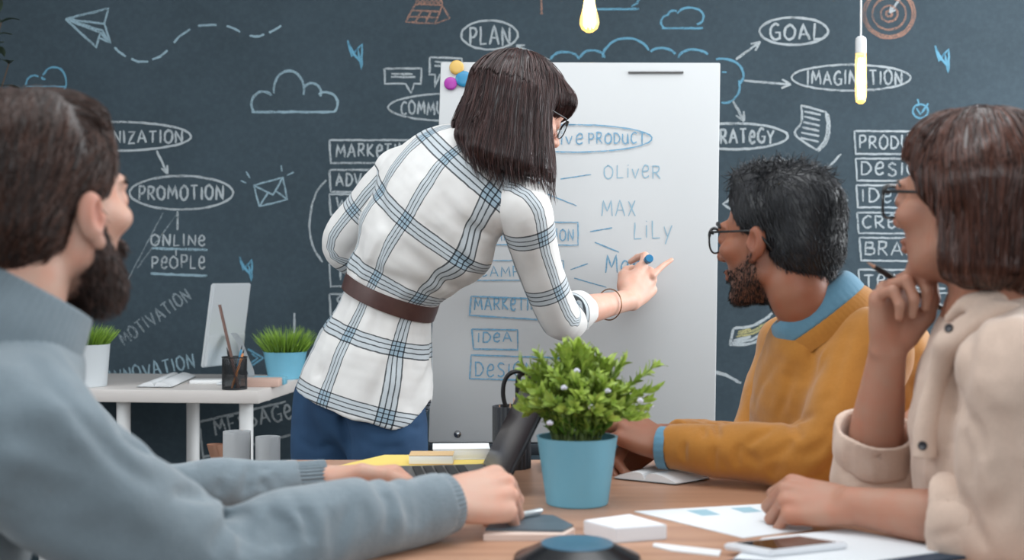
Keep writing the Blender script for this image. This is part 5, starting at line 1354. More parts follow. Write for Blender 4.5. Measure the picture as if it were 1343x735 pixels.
    for a_ in (al, ar):
        sh = SDF(a_-np.array([.14, .12, .09]), a_+np.array([.16, .24, .08]), .004)
        sh.tube([a_+fw*-.03+np.array([0, 0, -.02]), a_+fw*.07+np.array([0, 0, -.026]), a_+fw*.17+np.array([0, 0, -.034])], [.040, .038, .028], 0); sh.cone(a_-np.array([0, 0, .01]), a_+np.array([0, 0, .03]), .036, .038, .02); sh.plane((0, 0, .002), (0, 0, -1))
        sh.build('shoe', mat('white_sneaker', (214, 214, 212), .5), root, o)
    # --- bob hair: crown plus hanging sheets
    hv = SDF(pa(665, 160, 2.68)-np.array([.17, .19, .20]), pa(665, 160, 2.68)+np.array([.16, .19, .19]), .003)
    H.ell(hv, (0, -.012, .047), (.085, .108, .085), 0)
    # sheets: (start px, end px, depth, radii)
    for (a0, a1, d0, d1, r0, r1) in (((648, 105), (609, 164), 2.70, 2.68, .045, .026), ((645, 110), (616, 176), 2.66, 2.61, .05, .030), ((652, 113), (632, 192), 2.64, 2.585, .05, .032), ((660, 115), (650, 202), 2.63, 2.58, .05, .032), ((672, 120), (672, 208), 2.61, 2.585, .045, .030), ((685, 125), (694, 216), 2.61, 2.59, .040, .026), ((697, 130), (712, 222), 2.62, 2.60, .034, .018), ((705, 140), (722, 234), 2.63, 2.615, .018, .009), ((650, 110), (620, 180), 2.75, 2.76, .05, .034), ((672, 120), (665, 205), 2.78, 2.79, .04, .03), ((655, 112), (625, 172), 2.71, 2.71, .05, .034), ((700, 130), (705, 205), 2.78, 2.80, .03, .02)):
        hv.cone(pa(*a0, d0), pa(*a1, d1), r0, r1, .022)
    H.ell(hv, (0, .072, .058), (.066, .046, .040), .02)          # fringe
    H.ell(hv, (.0, .120, -.035), (.070, .050, .068), .004, 'cut'); H.ell(hv, (0, .09, -.09), (.05, .06, .06), .01, 'cut')
    for k, (x0, y0, x1, y1) in enumerate(((650, 95, 618, 165), (662, 90, 640, 190), (676, 90, 660, 205), (688, 92, 682, 215), (700, 95, 702, 222), (670, 88, 650, 195), (683, 90, 671, 205))):
        dd = 2.555; q = []
        for tt in (0, .5, 1):
            px, py = x0+(x1-x0)*tt, y0+(y1-y0)*tt; p0 = pa(px, py, 2.45); dirv = unit(pa(px, py, 2.8)-p0)
            ts = np.linspace(0, .35, 120); S_ = hv.sample(p0+dirv*ts[:, None]); i = np.argmax(S_ < 0); q.append(p0+dirv*ts[i])
        hv.crease(q, .0035, .006)
    hv.wobble(.0018, .03, 3, stretch=(.4, .4, 3))
    hm = hair_mat('espresso_hair', (26, 16, 17), (96, 64, 60), .30, .6)
    crown = H.p(0, -.01, .125)
    def flow(p, t):
        d = p-crown; d[:, 2] -= .10; d[:, 2] *= 1.1; L = H.loc(p); fr = (L[:, 1] > .07) & (L[:, 2] > .03)
        out = d/np.linalg.norm(d, axis=1, keepdims=True); out[:, 2] -= .55
        return out
    sd = surface_pts(hv, 4200, lambda v: v[:, 2] > P(0, 190, 2.65).z, 2)
    st1 = grow(hv, sd, flow, .10, step=.007, r=.0008, lift=.0006, spread=.0013, jit=.07)
    low = surface_pts(hv, 1300, lambda v: (v[:, 2] < P(0, 170, 2.65).z), 3)
    st2 = grow(hv, low, lambda p, t: np.tile([.10, 0, -1.0], (len(p), 1)), .050, step=.007, r=.0007, lift=.0004, spread=.002, jit=.09, stick=.35)
    hair_obj('hair', hv, hm, root, o, [st1, st2])
    spectacles(H, root, o, w=.060, h=.040, r=.0015, gap=.02)
    # bracelet
    bc = ER+(WR-ER)*.70; bx = unit(np.cross(dR, (0, 0, 1.0))); by = np.cross(bx, dR)
    MB().tube([V(bc+bx*math.cos(a)*.034+by*math.sin(a)*.036+dR*.006*math.sin(a)) for a in np.linspace(0, 2*math.pi, 40, endpoint=False)], .0016, 6, closed=True).build('bracelet', mat('gold_wire', (150, 120, 96), .3, .8), root, origin=o)
    # marker held in the hand
    q = board3(836, 353); e = P(852, 339, 3.0); d = (e-q).normalized(); mk = empty('marker', q, 'white marker pen with a blue cap end held at the flip chart', 'marker')
    Mx = d.to_track_quat('Z', 'Y').to_matrix().to_4x4(); Lm = (e-q).length
    MB().lathe([(0, .020), (.0085, .020), (.0092, .024), (.0092, Lm-.022), (0, Lm-.022)], n=24, M=Mx).build('barrel', M_white, mk)
    MB().lathe([(0, .001), (.002, .001), (.0035, .010), (.006, .018), (0, .021)], n=16, M=Mx).build('tip', M_dark_metal, mk)
    MB().lathe([(0, Lm-.022), (.0098, Lm-.022), (.0105, Lm-.014), (.0105, Lm-.003), (.009, Lm), (0, Lm)], n=24, M=Mx).build('end_cap', mat('marker_blue', (38, 122, 168), .35), mk)
woman_standing()
# ---------------------------------------------------------------- man in the mustard sweater (right of centre)
def man_mustard():
    base = V((.70, 2.22, 0)); o = tuple(base)
    root = empty('person', base, 'man with glasses in a mustard sweater over a denim shirt looking at the flip chart', 'person', 'people at the meeting')
    yaw = math.radians(47); f = np.array([-math.cos(yaw), math.sin(yaw), -.02])
    H = Head(P(1018, 314, 2.12), frame(f), 1.0)
    sk = skin_mat('brown_skin', (148, 100, 78))
    SN, SF = pa(1138, 462, 2.05), pa(1040, 458, 2.42); EN, EF = pa(1078, 597, 1.985), pa(985, 588, 2.36)
    WN, WF = pa(876, 588, 2.10), pa(868, 574, 2.25); NB = pa(1090, 445, 2.16); ax = unit(SF-SN)
    b = SDF((.14, 1.75, .60), (.86, 2.62, 1.34), .0031)
    H.build(b, ears=True)
    b.tube([H.p(0, -.03, -.045), H.p(0, -.048, -.10), NB], [.053, .052, .058], .02)
    b.tube([NB, pa(1120, 540, 2.22), pa(1150, 640, 2.22)], [.07, .09, .09], .03, side=ax, sx=1.3); b.cone(SN, SF, .045, None, .03)
    for S_, E_, W_ in ((SN, EN, WN), (SF, EF, WF)):
        b.tube([S_, S_*.5+E_*.5, E_], [.042, .040, .036], .02); b.tube([E_, E_*.6+W_*.4, W_], [.036, .034, .025], .02)
    hx = unit(P(822, 556, 2.16)-V(WN)); curl = {'index': (.6, .7, .4, .05), 'middle': (.6, .8, .4, 0), 'ring': (.6, .8, .4, -.03), 'pinky': (.6, .8, .4, -.08)}
    hand(b, WN+hx*.002, hx, (.35, -.72, .58), False, 1.02, curl, thumb=[(.018, .026, -.010), (.048, .046, -.016), (.078, .044, -.026), (.104, .032, -.036)])
    hx = unit(P(812, 600, 2.20)-V(WF)); hand(b, WF+hx*.002, hx, (-.3, .75, .6), True, 1.0, {k: (.6, .8, .5, 0) for k in FING})
    b.build('body', sk, root, o, {'blush': ('FLOAT', lambda v: H.blush(v)*.6), 'stubble': ('FLOAT', lambda v: .95*H.stubble(v))}, 1); H.eyes(root, o)
    # --- sweater
    s = SDF((.18, 1.78, .40), (1.02, 2.64, 1.16), .0040)
    s.tube([pa(1178, 800, 2.26), pa(1165, 690, 2.25), pa(1142, 585, 2.23), pa(1122, 505, 2.22), pa(1104, 452, 2.20)], [.135, .130, .124, .106, .072], 0, side=ax, sx=[1.3, 1.3, 1.36, 1.45, 1.35])
    s.tube([SN+np.array([0, 0, -.004]), (SN+SF)/2+np.array([.022, 0, .026]), SF], [.064, .070, .062], .04)
    s.tube([pa(1052, 462, 2.13), pa(1050, 540, 2.16), pa(1070, 640, 2.20)], [.062, .080, .09], .04, side=ax, sx=[1.5, 1.6, 1.5])
    s.ell(pa(1172, 480, 2.22), (.062, .13, .10), None, .05)
    s.tube([SN, SN*.5+EN*.5+np.array([.004, -.012, 0]), EN+np.array([.006, 0, .004]), EN*.6+WN*.4, WN*.8+EN*.2, WN], [.070, .066, .062, .050, .042, .036], .03, n=7, flat=(False, True))
    s.tube([SF, SF*.5+EF*.5, EF, EF*.5+WF*.5, WF*.85+EF*.15], [.064, .058, .055, .046, .036], .03, n=7, flat=(False, True))
    def fold(p0, p1, p2, dp, w=.010): s.crease([pa(*p0), pa(*p1), pa(*p2)], dp, w)
    for q in (((1075, 560, 1.93), (1040, 570, 1.92), (1010, 590, 1.96), .009), ((1085, 545, 1.94), (1050, 548, 1.93), (1020, 560, 1.95), .007), ((1095, 525, 1.96), (1060, 520, 1.95), (1030, 530, 1.97), .006), ((1000, 610, 1.98), (985, 600, 1.99), (975, 580, 2.02), .006), ((960, 618, 2.02), (948, 602, 2.02), (942, 585, 2.05), .005),
              ((905, 600, 2.06), (898, 590, 2.06), (896, 578, 2.08), .006), ((925, 608, 2.04), (915, 592, 2.05), (910, 575, 2.08), .005), ((1120, 600, 1.94), (1090, 590, 1.91), (1060, 592, 1.92), .006), ((1130, 570, 1.95), (1105, 560, 1.93), (1080, 566, 1.93), .006), ((1100, 400, 2.05), (1082, 440, 2.02), (1072, 500, 2.02), -.004, .006),
              ((1075, 470, 2.0), (1050, 490, 2.03), (1020, 500, 2.10), .006, .014), ((1050, 610, 1.93), (1030, 625, 1.94), (1000, 630, 1.97), .005), ((1180, 470, 2.06), (1170, 520, 2.04), (1150, 560, 2.04), .007, .016), ((1200, 500, 2.1), (1195, 560, 2.1), (1180, 620, 2.1), .006, .016)): fold(*q)
    for q in (((968, 520, 2.33), (958, 545, 2.31), (950, 565, 2.31), .007), ((950, 530, 2.33), (940, 550, 2.31), (932, 565, 2.30), .008), ((930, 536, 2.31), (918, 552, 2.29), (912, 566, 2.29), .006), ((985, 535, 2.31), (980, 560, 2.29), (970, 580, 2.3), .006), ((1010, 470, 2.33), (1015, 530, 2.28), (1020, 560, 2.25), .006, .014)): fold(*q)
    drape(s, [(((927, 536), (938, 556), (944, 576)), .009, .006), (((915, 545), (922, 560), (924, 576)), .006, .005), (((950, 525), (958, 548), (960, 570)), .007, .007), (((905, 552), (908, 566)), .004, .005), (((1012, 563), (995, 572), (978, 586)), .009, .007), (((1032, 548), (1042, 562), (1054, 578)), .009, .007), (((1040, 575), (1025, 592), (1000, 604)), .007, .008), (((971, 582), (966, 598), (968, 614)), .008, .006), (((940, 584), (936, 600), (940, 618)), .006, .006), (((900, 580), (897, 592), (900, 606)), .006, .005),
              (((1075, 545), (1050, 552), (1025, 553)), .007, .008), (((1090, 570), (1070, 590), (1045, 600)), .007, .010), (((1030, 465), (1000, 500), (990, 540)), .005, .012), (((1045, 470), (1030, 520), (1020, 550)), .007, .010), (((1085, 410), (1065, 470), (1060, 530)), .006, .008), (((1120, 420), (1100, 480), (1090, 530)), .005, .012), (((1100, 590), (1085, 615), (1060, 632)), .007, .009), (((1020, 610), (1010, 625), (990, 634)), .005, .008)])
    s.wobble(.0032, .05, 3); s.wobble(.001, .02, 6)
    kn = cloth_mat('mustard_knit', (172, 116, 50), weave=800, bump=.35, var=.08, sheen=.3); s.build('sweater', kn, root, o, None, 1)
    # --- denim collar and cuff
    dn = cloth_mat('denim_cotton', (96, 140, 164), weave=900, bump=.3)
    c0 = pa(1068, 402, 2.115); an = unit([-.60, .10, .78]); q1 = unit(np.cross(an, (0, 1, 0))); q2 = unit(np.cross(q1, an))
    cl = SDF(c0-.15, c0+.15, .0028); R = lambda a, r_, h_: c0+(q1*math.cos(a)*.080+q2*math.sin(a)*.072)*r_+an*h_
    A_ = np.linspace(0, 2*math.pi, 40)
    for a0, a1 in zip(A_, A_[1:]):
        frt = .5+.5*math.cos(a0)            # +1 at q1 side
        cl.tube([R(a0, 1.06, -.020), R(a0, 1.02, .002), R(a0, .94, .014), R(a0, .88, .008)], [.0036, .0042, .0040, .003], .006, side=unit(R(a1, 1, 0)-R(a0, 1, 0)), sx=1.9, n=3)
    cl.build('collar', dn, root, o, None, 1)
    ribbed('neckline', [c0-an*.052, c0-an*.034, c0-an*.022, c0-an*.026], [.094, .092, .087, .080], kn, root, o, 60, .0003, side=(0, 1, 0), sx=.90)
    d = unit(WN-EN); ribbed('shirt_cuff', [WN-d*.004, WN+d*.006, WN+d*.014, WN+d*.012], [.036, .0365, .0355, .030], dn, root, o, 20, .0002)
    # --- hair
    hv = SDF(H.c-.17, H.c+.17, .003)
    H.ell(hv, (0, -.020, .050), (.083, .106, .080), 0); H.ell(hv, (0, -.060, -.005), (.072, .062, .072), .02); H.ell(hv, (0, .040, .104), (.056, .052, .024), .03)
    H.hairline(hv, .052, .070); H.ell(hv, (0, .140, .08), (.10, .062, .09), .01, 'cut')
    hv.plane(H.p(0, .074, .06), H.R@np.array([0, 1.0, .25]), .02)
    for q in (-1, 1): H.ell(hv, (q*.090, -.010, -.018), (.030, .025, .030), .006, 'cut'); H.ell(hv, (q*.09, .035, -.060), (.035, .05, .045), .006, 'cut')
    hv.plane(H.p(0, -.05, -.066), H.R@np.array([0, .4, -1.0]), .012)
    hm = hair_mat('black_hair', (12, 13, 16), (52, 54, 60), .42, .5)
    def flow(p, t):
        L = H.loc(p); d = np.zeros_like(L); top = np.clip((L[:, 2]-.06)/.05, 0, 1)
        d[:, 1] = -.35+.25*top; d[:, 2] = -1+.9*top; d[:, 0] = .3*np.sin(L[:, 1]*60); return d@H.R.T+(.05+.12*top)[:, None]*hv.grad(p)
    sd = surface_pts(hv, 5200, None, 2); hl = H.loc(sd); ln = .012+.012*np.clip(hl[:, 2]/.1, 0, 1)
    hair_obj('hair', hv, hm, root, o, [grow(hv, sd, flow, ln, step=.004, r=.0007, lift=.0010, spread=.0022, jit=.35, stick=.3)])
    # short beard grown from the jaw
    sd = surface_pts(b, 60000, lambda v: H.stubble(v) > .6, 4); sd = sd[:2600]
    bh, bf = grow(b, sd, lambda p, t: np.tile([0, 0, -1.0], (len(p), 1))+.5*b.grad(p), .006, step=.003, r=.0005, lift=.0004, spread=.0006, jit=.4, stick=.3)
    strand_len.pop(); per = len(bh)//len(sd)
    mesh_obj('beard', bh, bf, hair_mat('black_beard', (16, 13, 13), (40, 33, 31), .6, .3), root, True, o, attrs={'tone': ('FLOAT', np.repeat(np.random.default_rng(3).random(len(sd)), per))})
    for q in (-1, 1): MB().tube([hd_pt(H, q*.014, .099, .022, np.array(o)), hd_pt(H, q*.034, .097, .030, np.array(o)), hd_pt(H, q*.054, .078, .022, np.array(o))], [.003, .0045, .002], 8).build('eyebrow', hm, root)
    spectacles(H, root, o, w=.062, h=.044, r=.0019, gap=.018, roundness=2.2)
    # --- legs
    t = SDF((.1, 1.8, -.01), (1.0, 2.65, .60), .006)
    for dy in (-.11, .11):
        h0 = np.array([.80, 2.26+dy, .52]); k_ = np.array([.40, 2.2+dy*1.3, .50]); a_ = np.array([.44, 2.2+dy*1.3, .09]); t.tube([h0, k_], [.085, .062], .03); t.tube([k_, a_], [.06, .045], .02)
    t.build('trousers', cloth_mat('navy_trousers', (40, 46, 60)), root, o, None, 1)
    for dy in (-.11, .11):
        a = np.array([.44, 2.2+dy*1.3, .05]); sh = SDF(a-.25, a+.2, .005); sh.tube([a, a+np.array([-.1, 0, -.006]), a+np.array([-.20, 0, -.014])], [.046, .044, .034], 0); sh.plane((0, 0, .002), (0, 0, -1)); sh.cone(a, a+np.array([0, 0, .06]), .045, .042, .02); sh.build('shoe', mat('brown_shoe_leather', (70, 50, 40), .5), root, o)
    seat_chair(.82, 2.27, math.radians(180), 'dark office chair under the man in the mustard sweater', mat('dark_chair_fabric', (46, 50, 56), .8))
man_mustard()
# ---------------------------------------------------------------- woman in the beige shirt (right)
def woman_right():
    base = V((.80, 1.66, 0)); o = tuple(base)
    root = empty('person', base, 'brown haired woman with glasses in a beige shirt resting her chin on her hand', 'person', 'people at the meeting')
    yaw = math.radians(56); f = np.array([-math.cos(yaw), math.sin(yaw), .06])
    H = Head(P(1272, 268, 1.65), frame(f), .98)
    sk = skin_mat('tan_skin', (172, 130, 110))
    NB = pa(1302, 425, 1.68); SN, SF = pa(1334, 488, 1.51), pa(1322, 470, 1.84); ax = unit(SF-SN)
    EN, WN = pa(1330, 694, 1.53), pa(1118, 664, 1.655); EF, WF = pa(1142, 622, 1.82), pa(1164, 462, 1.735)
    b = SDF((.30, 1.34, .58), (.92, 2.0, 1.36), .0029)
    H.build(b, ears=True, earside=(1,))
    b.tube([H.p(0, -.028, -.045), H.p(0, -.045, -.10), NB], [.046, .046, .056], .02)
    b.tube([NB, pa(1300, 540, 1.68), pa(1310, 700, 1.68)], [.065, .085, .085], .03, side=ax, sx=1.25); b.cone(SN, SF, .040, None, .03)
    for S_, E_, W_ in ((SN, EN, WN), (SF, EF, WF)):
        b.tube([S_, S_*.5+E_*.5, E_], [.038, .036, .034], .02); b.tube([E_, E_*.65+W_*.35, E_*.2+W_*.8, W_], [.034, .038, .029, .0255], .02)
    hx = unit(P(1050, 652, 1.69)-V(WN)); curl = {'index': (.8, 1.1, .7, .05), 'middle': (.95, 1.2, .8, 0), 'ring': (1.05, 1.2, .8, -.03), 'pinky': (1.1, 1.2, .8, -.08)}
    hand(b, WN+hx*.002, hx, (.25, -.70, .66), False, .98, curl, thumb=[(.018, .024, -.012), (.046, .040, -.024), (.070, .038, -.034), (.090, .028, -.042)])
    # raised hand under the chin, palm towards her
    X = unit(np.array(P(1168, 362, 1.725))-WF)
    curl = {'index': (.55, .9, .5, .42), 'middle': (1.15, 1.35, .7, .04), 'ring': (1.25, 1.35, .7, -.02), 'pinky': (1.25, 1.35, .7, -.10)}
    hand(b, WF+X*.002, X, (-.45, .89, 0), True, .98, curl, thumb=[(.020, .026, -.012), (.050, .044, -.028), (.076, .046, -.036), (.106, .038, -.040)])
    b.build('body', sk, root, o, {'blush': ('FLOAT', lambda v: H.blush(v))}, 1); H.eyes(root, o)
    # --- shirt
    ln = cloth_mat('beige_linen', (206, 182, 166), weave=1000, bump=.3, var=.05)
    s = SDF((.44, 1.36, .40), (1.06, 2.06, 1.12), .0040)
    s.tube([pa(1330, 830, 1.68), pa(1322, 700, 1.68), pa(1312, 590, 1.68), pa(1306, 500, 1.68), pa(1304, 425, 1.68)], [.125, .120, .118, .102, .064], 0, side=ax, sx=[1.3, 1.3, 1.3, 1.4, 1.3])
    s.tube([SN, (SN+SF)/2+np.array([.012, 0, .036]), SF], [.062, .066, .058], .04)
    s.tube([SN, SN*.5+EN*.5+np.array([-.004, -.004, 0]), EN+np.array([-.004, 0, .004]), EN*.72+WN*.28], [.066, .068, .062, .056], .03, n=8, flat=(False, True))
    s.tube([SF, SF*.5+EF*.5+np.array([0, 0, -.02]), EF+np.array([.004, 0, -.010]), EF*.79+WF*.21+np.array([0, 0, 0])], [.060, .058, .058, .052], .03, n=8, flat=(False, True))
    def fold(*q, dp=.007, w=.011): s.crease([pa(*p) for p in q], dp*1.5, w)
    fold((1265, 560, 1.45), (1278, 600, 1.44), (1275, 650, 1.44), dp=.016, w=.014); fold((1300, 520, 1.43), (1310, 580, 1.42), (1305, 640, 1.43), dp=.008); fold((1335, 560, 1.43), (1332, 620, 1.43), (1310, 680, 1.45), dp=.009)
    fold((1340, 650, 1.45), (1318, 690, 1.45), (1290, 700, 1.47), dp=.008); fold((1250, 470, 1.60), (1256, 530, 1.59), (1250, 600, 1.60), dp=.008); fold((1285, 440, 1.56), (1275, 500, 1.53), (1268, 560, 1.5), dp=.007); fold((1310, 420, 1.55), (1330, 470, 1.5), (1340, 540, 1.46), dp=.005, w=.016)
    fold((1100, 600, 1.77), (1120, 625, 1.76), (1150, 650, 1.76), dp=.008); fold((1160, 590, 1.76), (1150, 620, 1.75), (1135, 655, 1.76), dp=.010); fold((1185, 575, 1.77), (1172, 610, 1.75), (1165, 650, 1.76), dp=.009); fold((1130, 590, 1.76), (1128, 615, 1.76), (1112, 640, 1.77), dp=.007)
    fold((1240, 462, 1.60), (1222, 550, 1.60), (1216, 650, 1.60), dp=-.007, w=.006); fold((1196, 556, 1.63), (1212, 552, 1.62), (1230, 546, 1.60), dp=.006, w=.005)
    drape(s, [(((1272, 545), (1282, 572), (1288, 606)), .016, .009), (((1262, 560), (1270, 600), (1272, 640)), .010, .010), (((1300, 530), (1312, 580), (1318, 640)), .008, .012), (((1264, 645), (1278, 685), (1296, 724)), .010, .007), (((1335, 600), (1322, 650), (1300, 690)), .009, .012), (((1124, 577), (1116, 600), (1108, 626)), .008, .007), (((1145, 592), (1142, 615), (1130, 640)), .008, .007), (((1172, 587), (1160, 612), (1150, 640)), .012, .008), (((1182, 560), (1182, 600), (1178, 640)), .008, .007),
              (((1250, 445), (1252, 500), (1246, 560), (1240, 620)), .007, .008), (((1236, 470), (1226, 540), (1218, 600), (1214, 640)), -.006, .005), (((1285, 400), (1272, 450), (1266, 510)), .007, .010), (((1320, 400), (1310, 450), (1300, 500)), .006, .012), (((1200, 556), (1214, 552), (1228, 547)), .007, .004)])
    s.wobble(.0042, .05, 13); s.wobble(.0015, .022, 14)
    s.build('shirt', ln, root, o, None, 1)
    # rolled cuffs
    for E_, W_, t_, r_, sd in ((EN, WN, .34, .057, 3), (EF, WF, .29, .056, 4)):
        c = E_+(W_-E_)*t_; d = unit(W_-E_); cf = SDF(c-.12, c+.12, .003)
        cf.tube([c-d*.036, c-d*.012, c+d*.014, c+d*.022], [r_*1.02, r_*1.06, r_*1.06, r_*1.0], 0, flat=(True, True)); cf.cone(c+d*.002, c+d*.08, r_*.86, r_*.95, .004, op='cut')
        n1 = unit(np.cross(d, (0, 1, 0))); n2 = np.cross(n1, d)
        for a in np.linspace(0, 6.28, 9)[:-1]: cf.crease([c+(n1*math.cos(a)+n2*math.sin(a))*r_*1.06-d*.03, c+(n1*math.cos(a+.25)+n2*math.sin(a+.25))*r_*1.07+d*.012], .004, .007)
        cf.wobble(.004, .035, sd); cf.build('rolled_cuff', ln, root, o, None, 1)
    # collar leaf, placket, buttons
    def ray_on(px, py, vol, d0=1.3):
        p0 = pa(px, py, d0); dv = unit(pa(px, py, 2.2)-p0); ts = np.linspace(0, .8, 500); S_ = vol.sample(p0+dv*ts[:, None]); i = np.argmax(S_ < 0); return p0+dv*ts[i]
    cs = SDF((.5, 1.4, .86), (.82, 1.95, 1.16), .0028)
    for q in (((1300, 392, 1.585), (1268, 398, 1.585), (1244, 418, 1.60)), ((1296, 410, 1.575), (1262, 424, 1.575), (1240, 440, 1.59)), ((1290, 425, 1.565), (1262, 445, 1.57), (1242, 458, 1.585)), ((1340, 395, 1.60), (1320, 388, 1.59), (1300, 395, 1.58)), ((1345, 412, 1.57), (1318, 405, 1.56), (1296, 412, 1.565))):
        cs.tube([pa(*p) for p in q], [.010, .010, .008], .018, side=(0, 1, 0), sx=.6)
    cs.tube([pa(1243, 455, 1.59), pa(1228, 500, 1.605), pa(1214, 560, 1.60), pa(1212, 650, 1.60)], [.012, .012, .012, .012], .016, side=(1, 0, 0), sx=1.3)
    cs.wobble(.002, .03, 5); cs.build('collar', ln, root, o, None, 1)
    bt = mat('dark_button', (38, 36, 42), .3)
    for px, py, dd in ((1245, 431, 1.575), (1210, 585, 1.585)):
        c = ray_on(px, py, cs); c = c if np.isfinite(c).all() and c[1] > 1.35 else pa(px, py, dd)
        nn = cs.grad(c[None])[0] if cs.sample(c[None])[0] < .02 else np.array([0, -1.0, 0])
        MB().lathe([(0, .0026), (.0035, .0024), (.0052, .003), (.006, .0016), (.0058, 0), (0, 0)], n=20, M=Matrix.Translation(V(c-np.array(o)))@V(nn).to_track_quat('Z', 'Y').to_matrix().to_4x4()).build('button', bt, root)
    # --- hair
    hv = SDF(H.c-np.array([.20, .20, .20]), H.c+np.array([.22, .20, .19]), .003)
    H.ell(hv, (0, -.016, .048), (.086, .108, .084), 0)
    for q in (-1, 1):
        for (y0, z0, y1, z1, x1, r0, r1) in ((.004, .03, -.022, -.066, .076, .036, .022), (-.03, .03, -.040, -.076, .070, .045, .028), (-.06, .03, -.072, -.076, .054, .05, .032)):
            H.cone(hv, (q*.052, y0, z0), (q*x1, y1, z1), r0, r1, .02)
    H.cone(hv, (0, -.06, .02), (0, -.085, -.074), .06, .040, .03); H.ell(hv, (0, .036, .082), (.064, .044, .038), .02)
    H.ell(hv, (0, .128, -.02), (.078, .066, .085), .006, 'cut'); H.cone(hv, (-.11, .084, .0), (.11, .084, .0), .062, None, .006, op='cut'); H.cone(hv, (-.13, .070, -.076), (.13, .070, -.076), .100, None, .006, op='cut')
    for a in np.linspace(-.06, .03, 7):
        for q in (-1, 1): hv.crease([H.p(q*.06, a*.5, .10), H.p(q*.092, a, .0), H.p(q*.098, a*1.1-.01, -.11)], .0045, .006)
    hv.wobble(.002, .03, 3, stretch=(.5, .5, 3))
    hm = hair_mat('chestnut_hair', (42, 24, 18), (120, 74, 58), .26, .65); crown = H.p(0, -.01, .125)
    def flow(p, t):
        L = H.loc(p); d = np.zeros_like(L); low = np.clip((.06-L[:, 2])/.06, 0, 1)
        d[:, 0] = L[:, 0]*8*(1-low)-.25*np.sign(L[:, 0])*low*(L[:, 2] < -.09); d[:, 1] = L[:, 1]*7*(1-low); d[:, 2] = -.35-1.0*low; return d@H.R.T
    sd = surface_pts(hv, 4600, None, 2); st1 = grow(hv, sd, flow, .085, step=.007, r=.0008, lift=.0006, spread=.0012, jit=.07)
    hair_obj('hair', hv, hm, root, o, [st1])
    spectacles(H, root, o, w=.064, h=.046, r=.0021, gap=.018, roundness=3.2)
    for q in (-1, 1): MB().tube([hd_pt(H, q*.014, .097, .024, np.array(o)), hd_pt(H, q*.034, .094, .030, np.array(o)), hd_pt(H, q*.052, .076, .022, np.array(o))], [.002, .003, .0015], 8).build('eyebrow', hm, root)
    # --- legs
    t = SDF((.2, 1.2, -.01), (1.1, 2.05, .60), .006)
    for dy in (-.10, .10):
        h0 = np.array([.86, 1.68+dy, .52]); k_ = np.array([.47, 1.64+dy*1.2, .50]); a_ = np.array([.50, 1.64+dy*1.2, .09]); t.tube([h0, k_], [.085, .060], .03); t.tube([k_, a_], [.058, .044], .02)
    t.build('trousers', cloth_mat('dark_jeans', (42, 52, 74)), root, o, None, 1)
    for dy in (-.10, .10):
        a = np.array([.50, 1.64+dy*1.2, .05]); sh = SDF(a-.25, a+.2, .005); sh.tube([a, a+np.array([-.1, 0, -.008]), a+np.array([-.18, 0, -.016])], [.044, .040, .030], 0); sh.plane((0, 0, .002), (0, 0, -1)); sh.cone(a, a+np.array([0, 0, .06]), .043, .04, .02); sh.build('shoe', mat('white_canvas', (206, 204, 200), .6), root, o)
    seat_chair(.90, 1.68, math.radians(180), 'dark office chair under the woman in the beige shirt', mat('dark_chair_fabric', (46, 50, 56), .8))
    # pencil between her fingers
    pen('pencil', P(1137, 344, 1.70), P(1243, 409, 1.755), .0042, M_black, 'black pencil held by the woman in the beige shirt at her chin', 'pencil', tip=mat('bare_wood', (190, 150, 126), .6))
woman_right()
# ---------------------------------------------------------------- things lying on the meeting table
def onT(px, py, z=TZ): return on(px, py, z)
def sheet(name, px, m, h, label, cat, z=TZ, group=None, bevel=.0004):
    q = [on(x, y, z+h) for x, y in px]; c = sum(q, V((0, 0, 0)))/len(q)
    b = MB().prism([(p.x-c.x, p.y-c.y) for p in q], 0, h)
    o = b.build(name, m); o.location = (c.x, c.y, z+.0002); return tag(o, label, cat, group)
M_yellow = mat('yellow_card', (222, 196, 104), .7, var=.04, vscale=10)
# yellow folder: cover and filling
q = [on(426, 616, TZ+.010), on(533, 617, TZ+.010), on(592, 614, TZ+.010), on(634, 609, TZ+.010), on(640, 603, TZ+.010), on(500, 604, TZ+.010)]
q[-1].y = q[-2].y = 2.318
fo = empty('folder', (q[0].x*.5+q[2].x*.5, 2.26, TZ), 'yellow folder lying at the far end of the table under two notebooks', 'folder'); c = fo.location
MB().prism([(p.x-c.x, p.y-c.y) for p in q], .0095, .0112).build('cover', M_yellow, fo)
MB().prism([((p.x-c.x)*.985, (p.y-c.y)*.96) for p in q], .0016, .0094).build('papers', mat('cream_paper', (216, 196, 150), .8), fo)
MB().prism([(p.x-c.x, p.y-c.y) for p in q], .0003, .0015).build('back_cover', mat('orange_card', (196, 142, 76), .7), fo)
zf = TZ+.0114
def notebook(name, center, sx, sy, h, rz, cover, label, spiral=None, cover_top=True):
    root = empty(name, center, label, 'notebook', None, rz)
    MB().box((0, 0, h/2), (sx*.985, sy*.98, h-.002), .0008).build('pages', M_paper, root)
    MB().box((0, 0, h-.0006), (sx, sy, .0014), .0005).build('cover', cover, root)
    MB().box((0, 0, .0008), (sx, sy, .0014), .0005).build('back_cover', cover, root)
    if spiral:
        b = MB(); n = 14
        for k in range(n):
            y = -sx/2+sx*(k+.5)/n; b.tube([(y, sy/2+.004*math.cos(a)-.001, h/2+.0075*math.sin(a)) for a in np.linspace(0, 6.283, 14, endpoint=False)], .0008, 5, closed=True)
        b.build('spiral_binding', M_dark_metal, root)
    return root
notebook('notebook', V((P(566, 0, 2.215).x, 2.222, zf)), .079, .052, .017, 0, mat('tan_card', (206, 172, 126), .6), 'small tan covered notebook on the yellow folder')
notebook('spiral_notebook', V((P(604, 0, 2.27).x, 2.292, zf)), .105, .075, .020, .06, M_paper, 'white spiral notepad on the far side of the yellow folder', spiral=True)
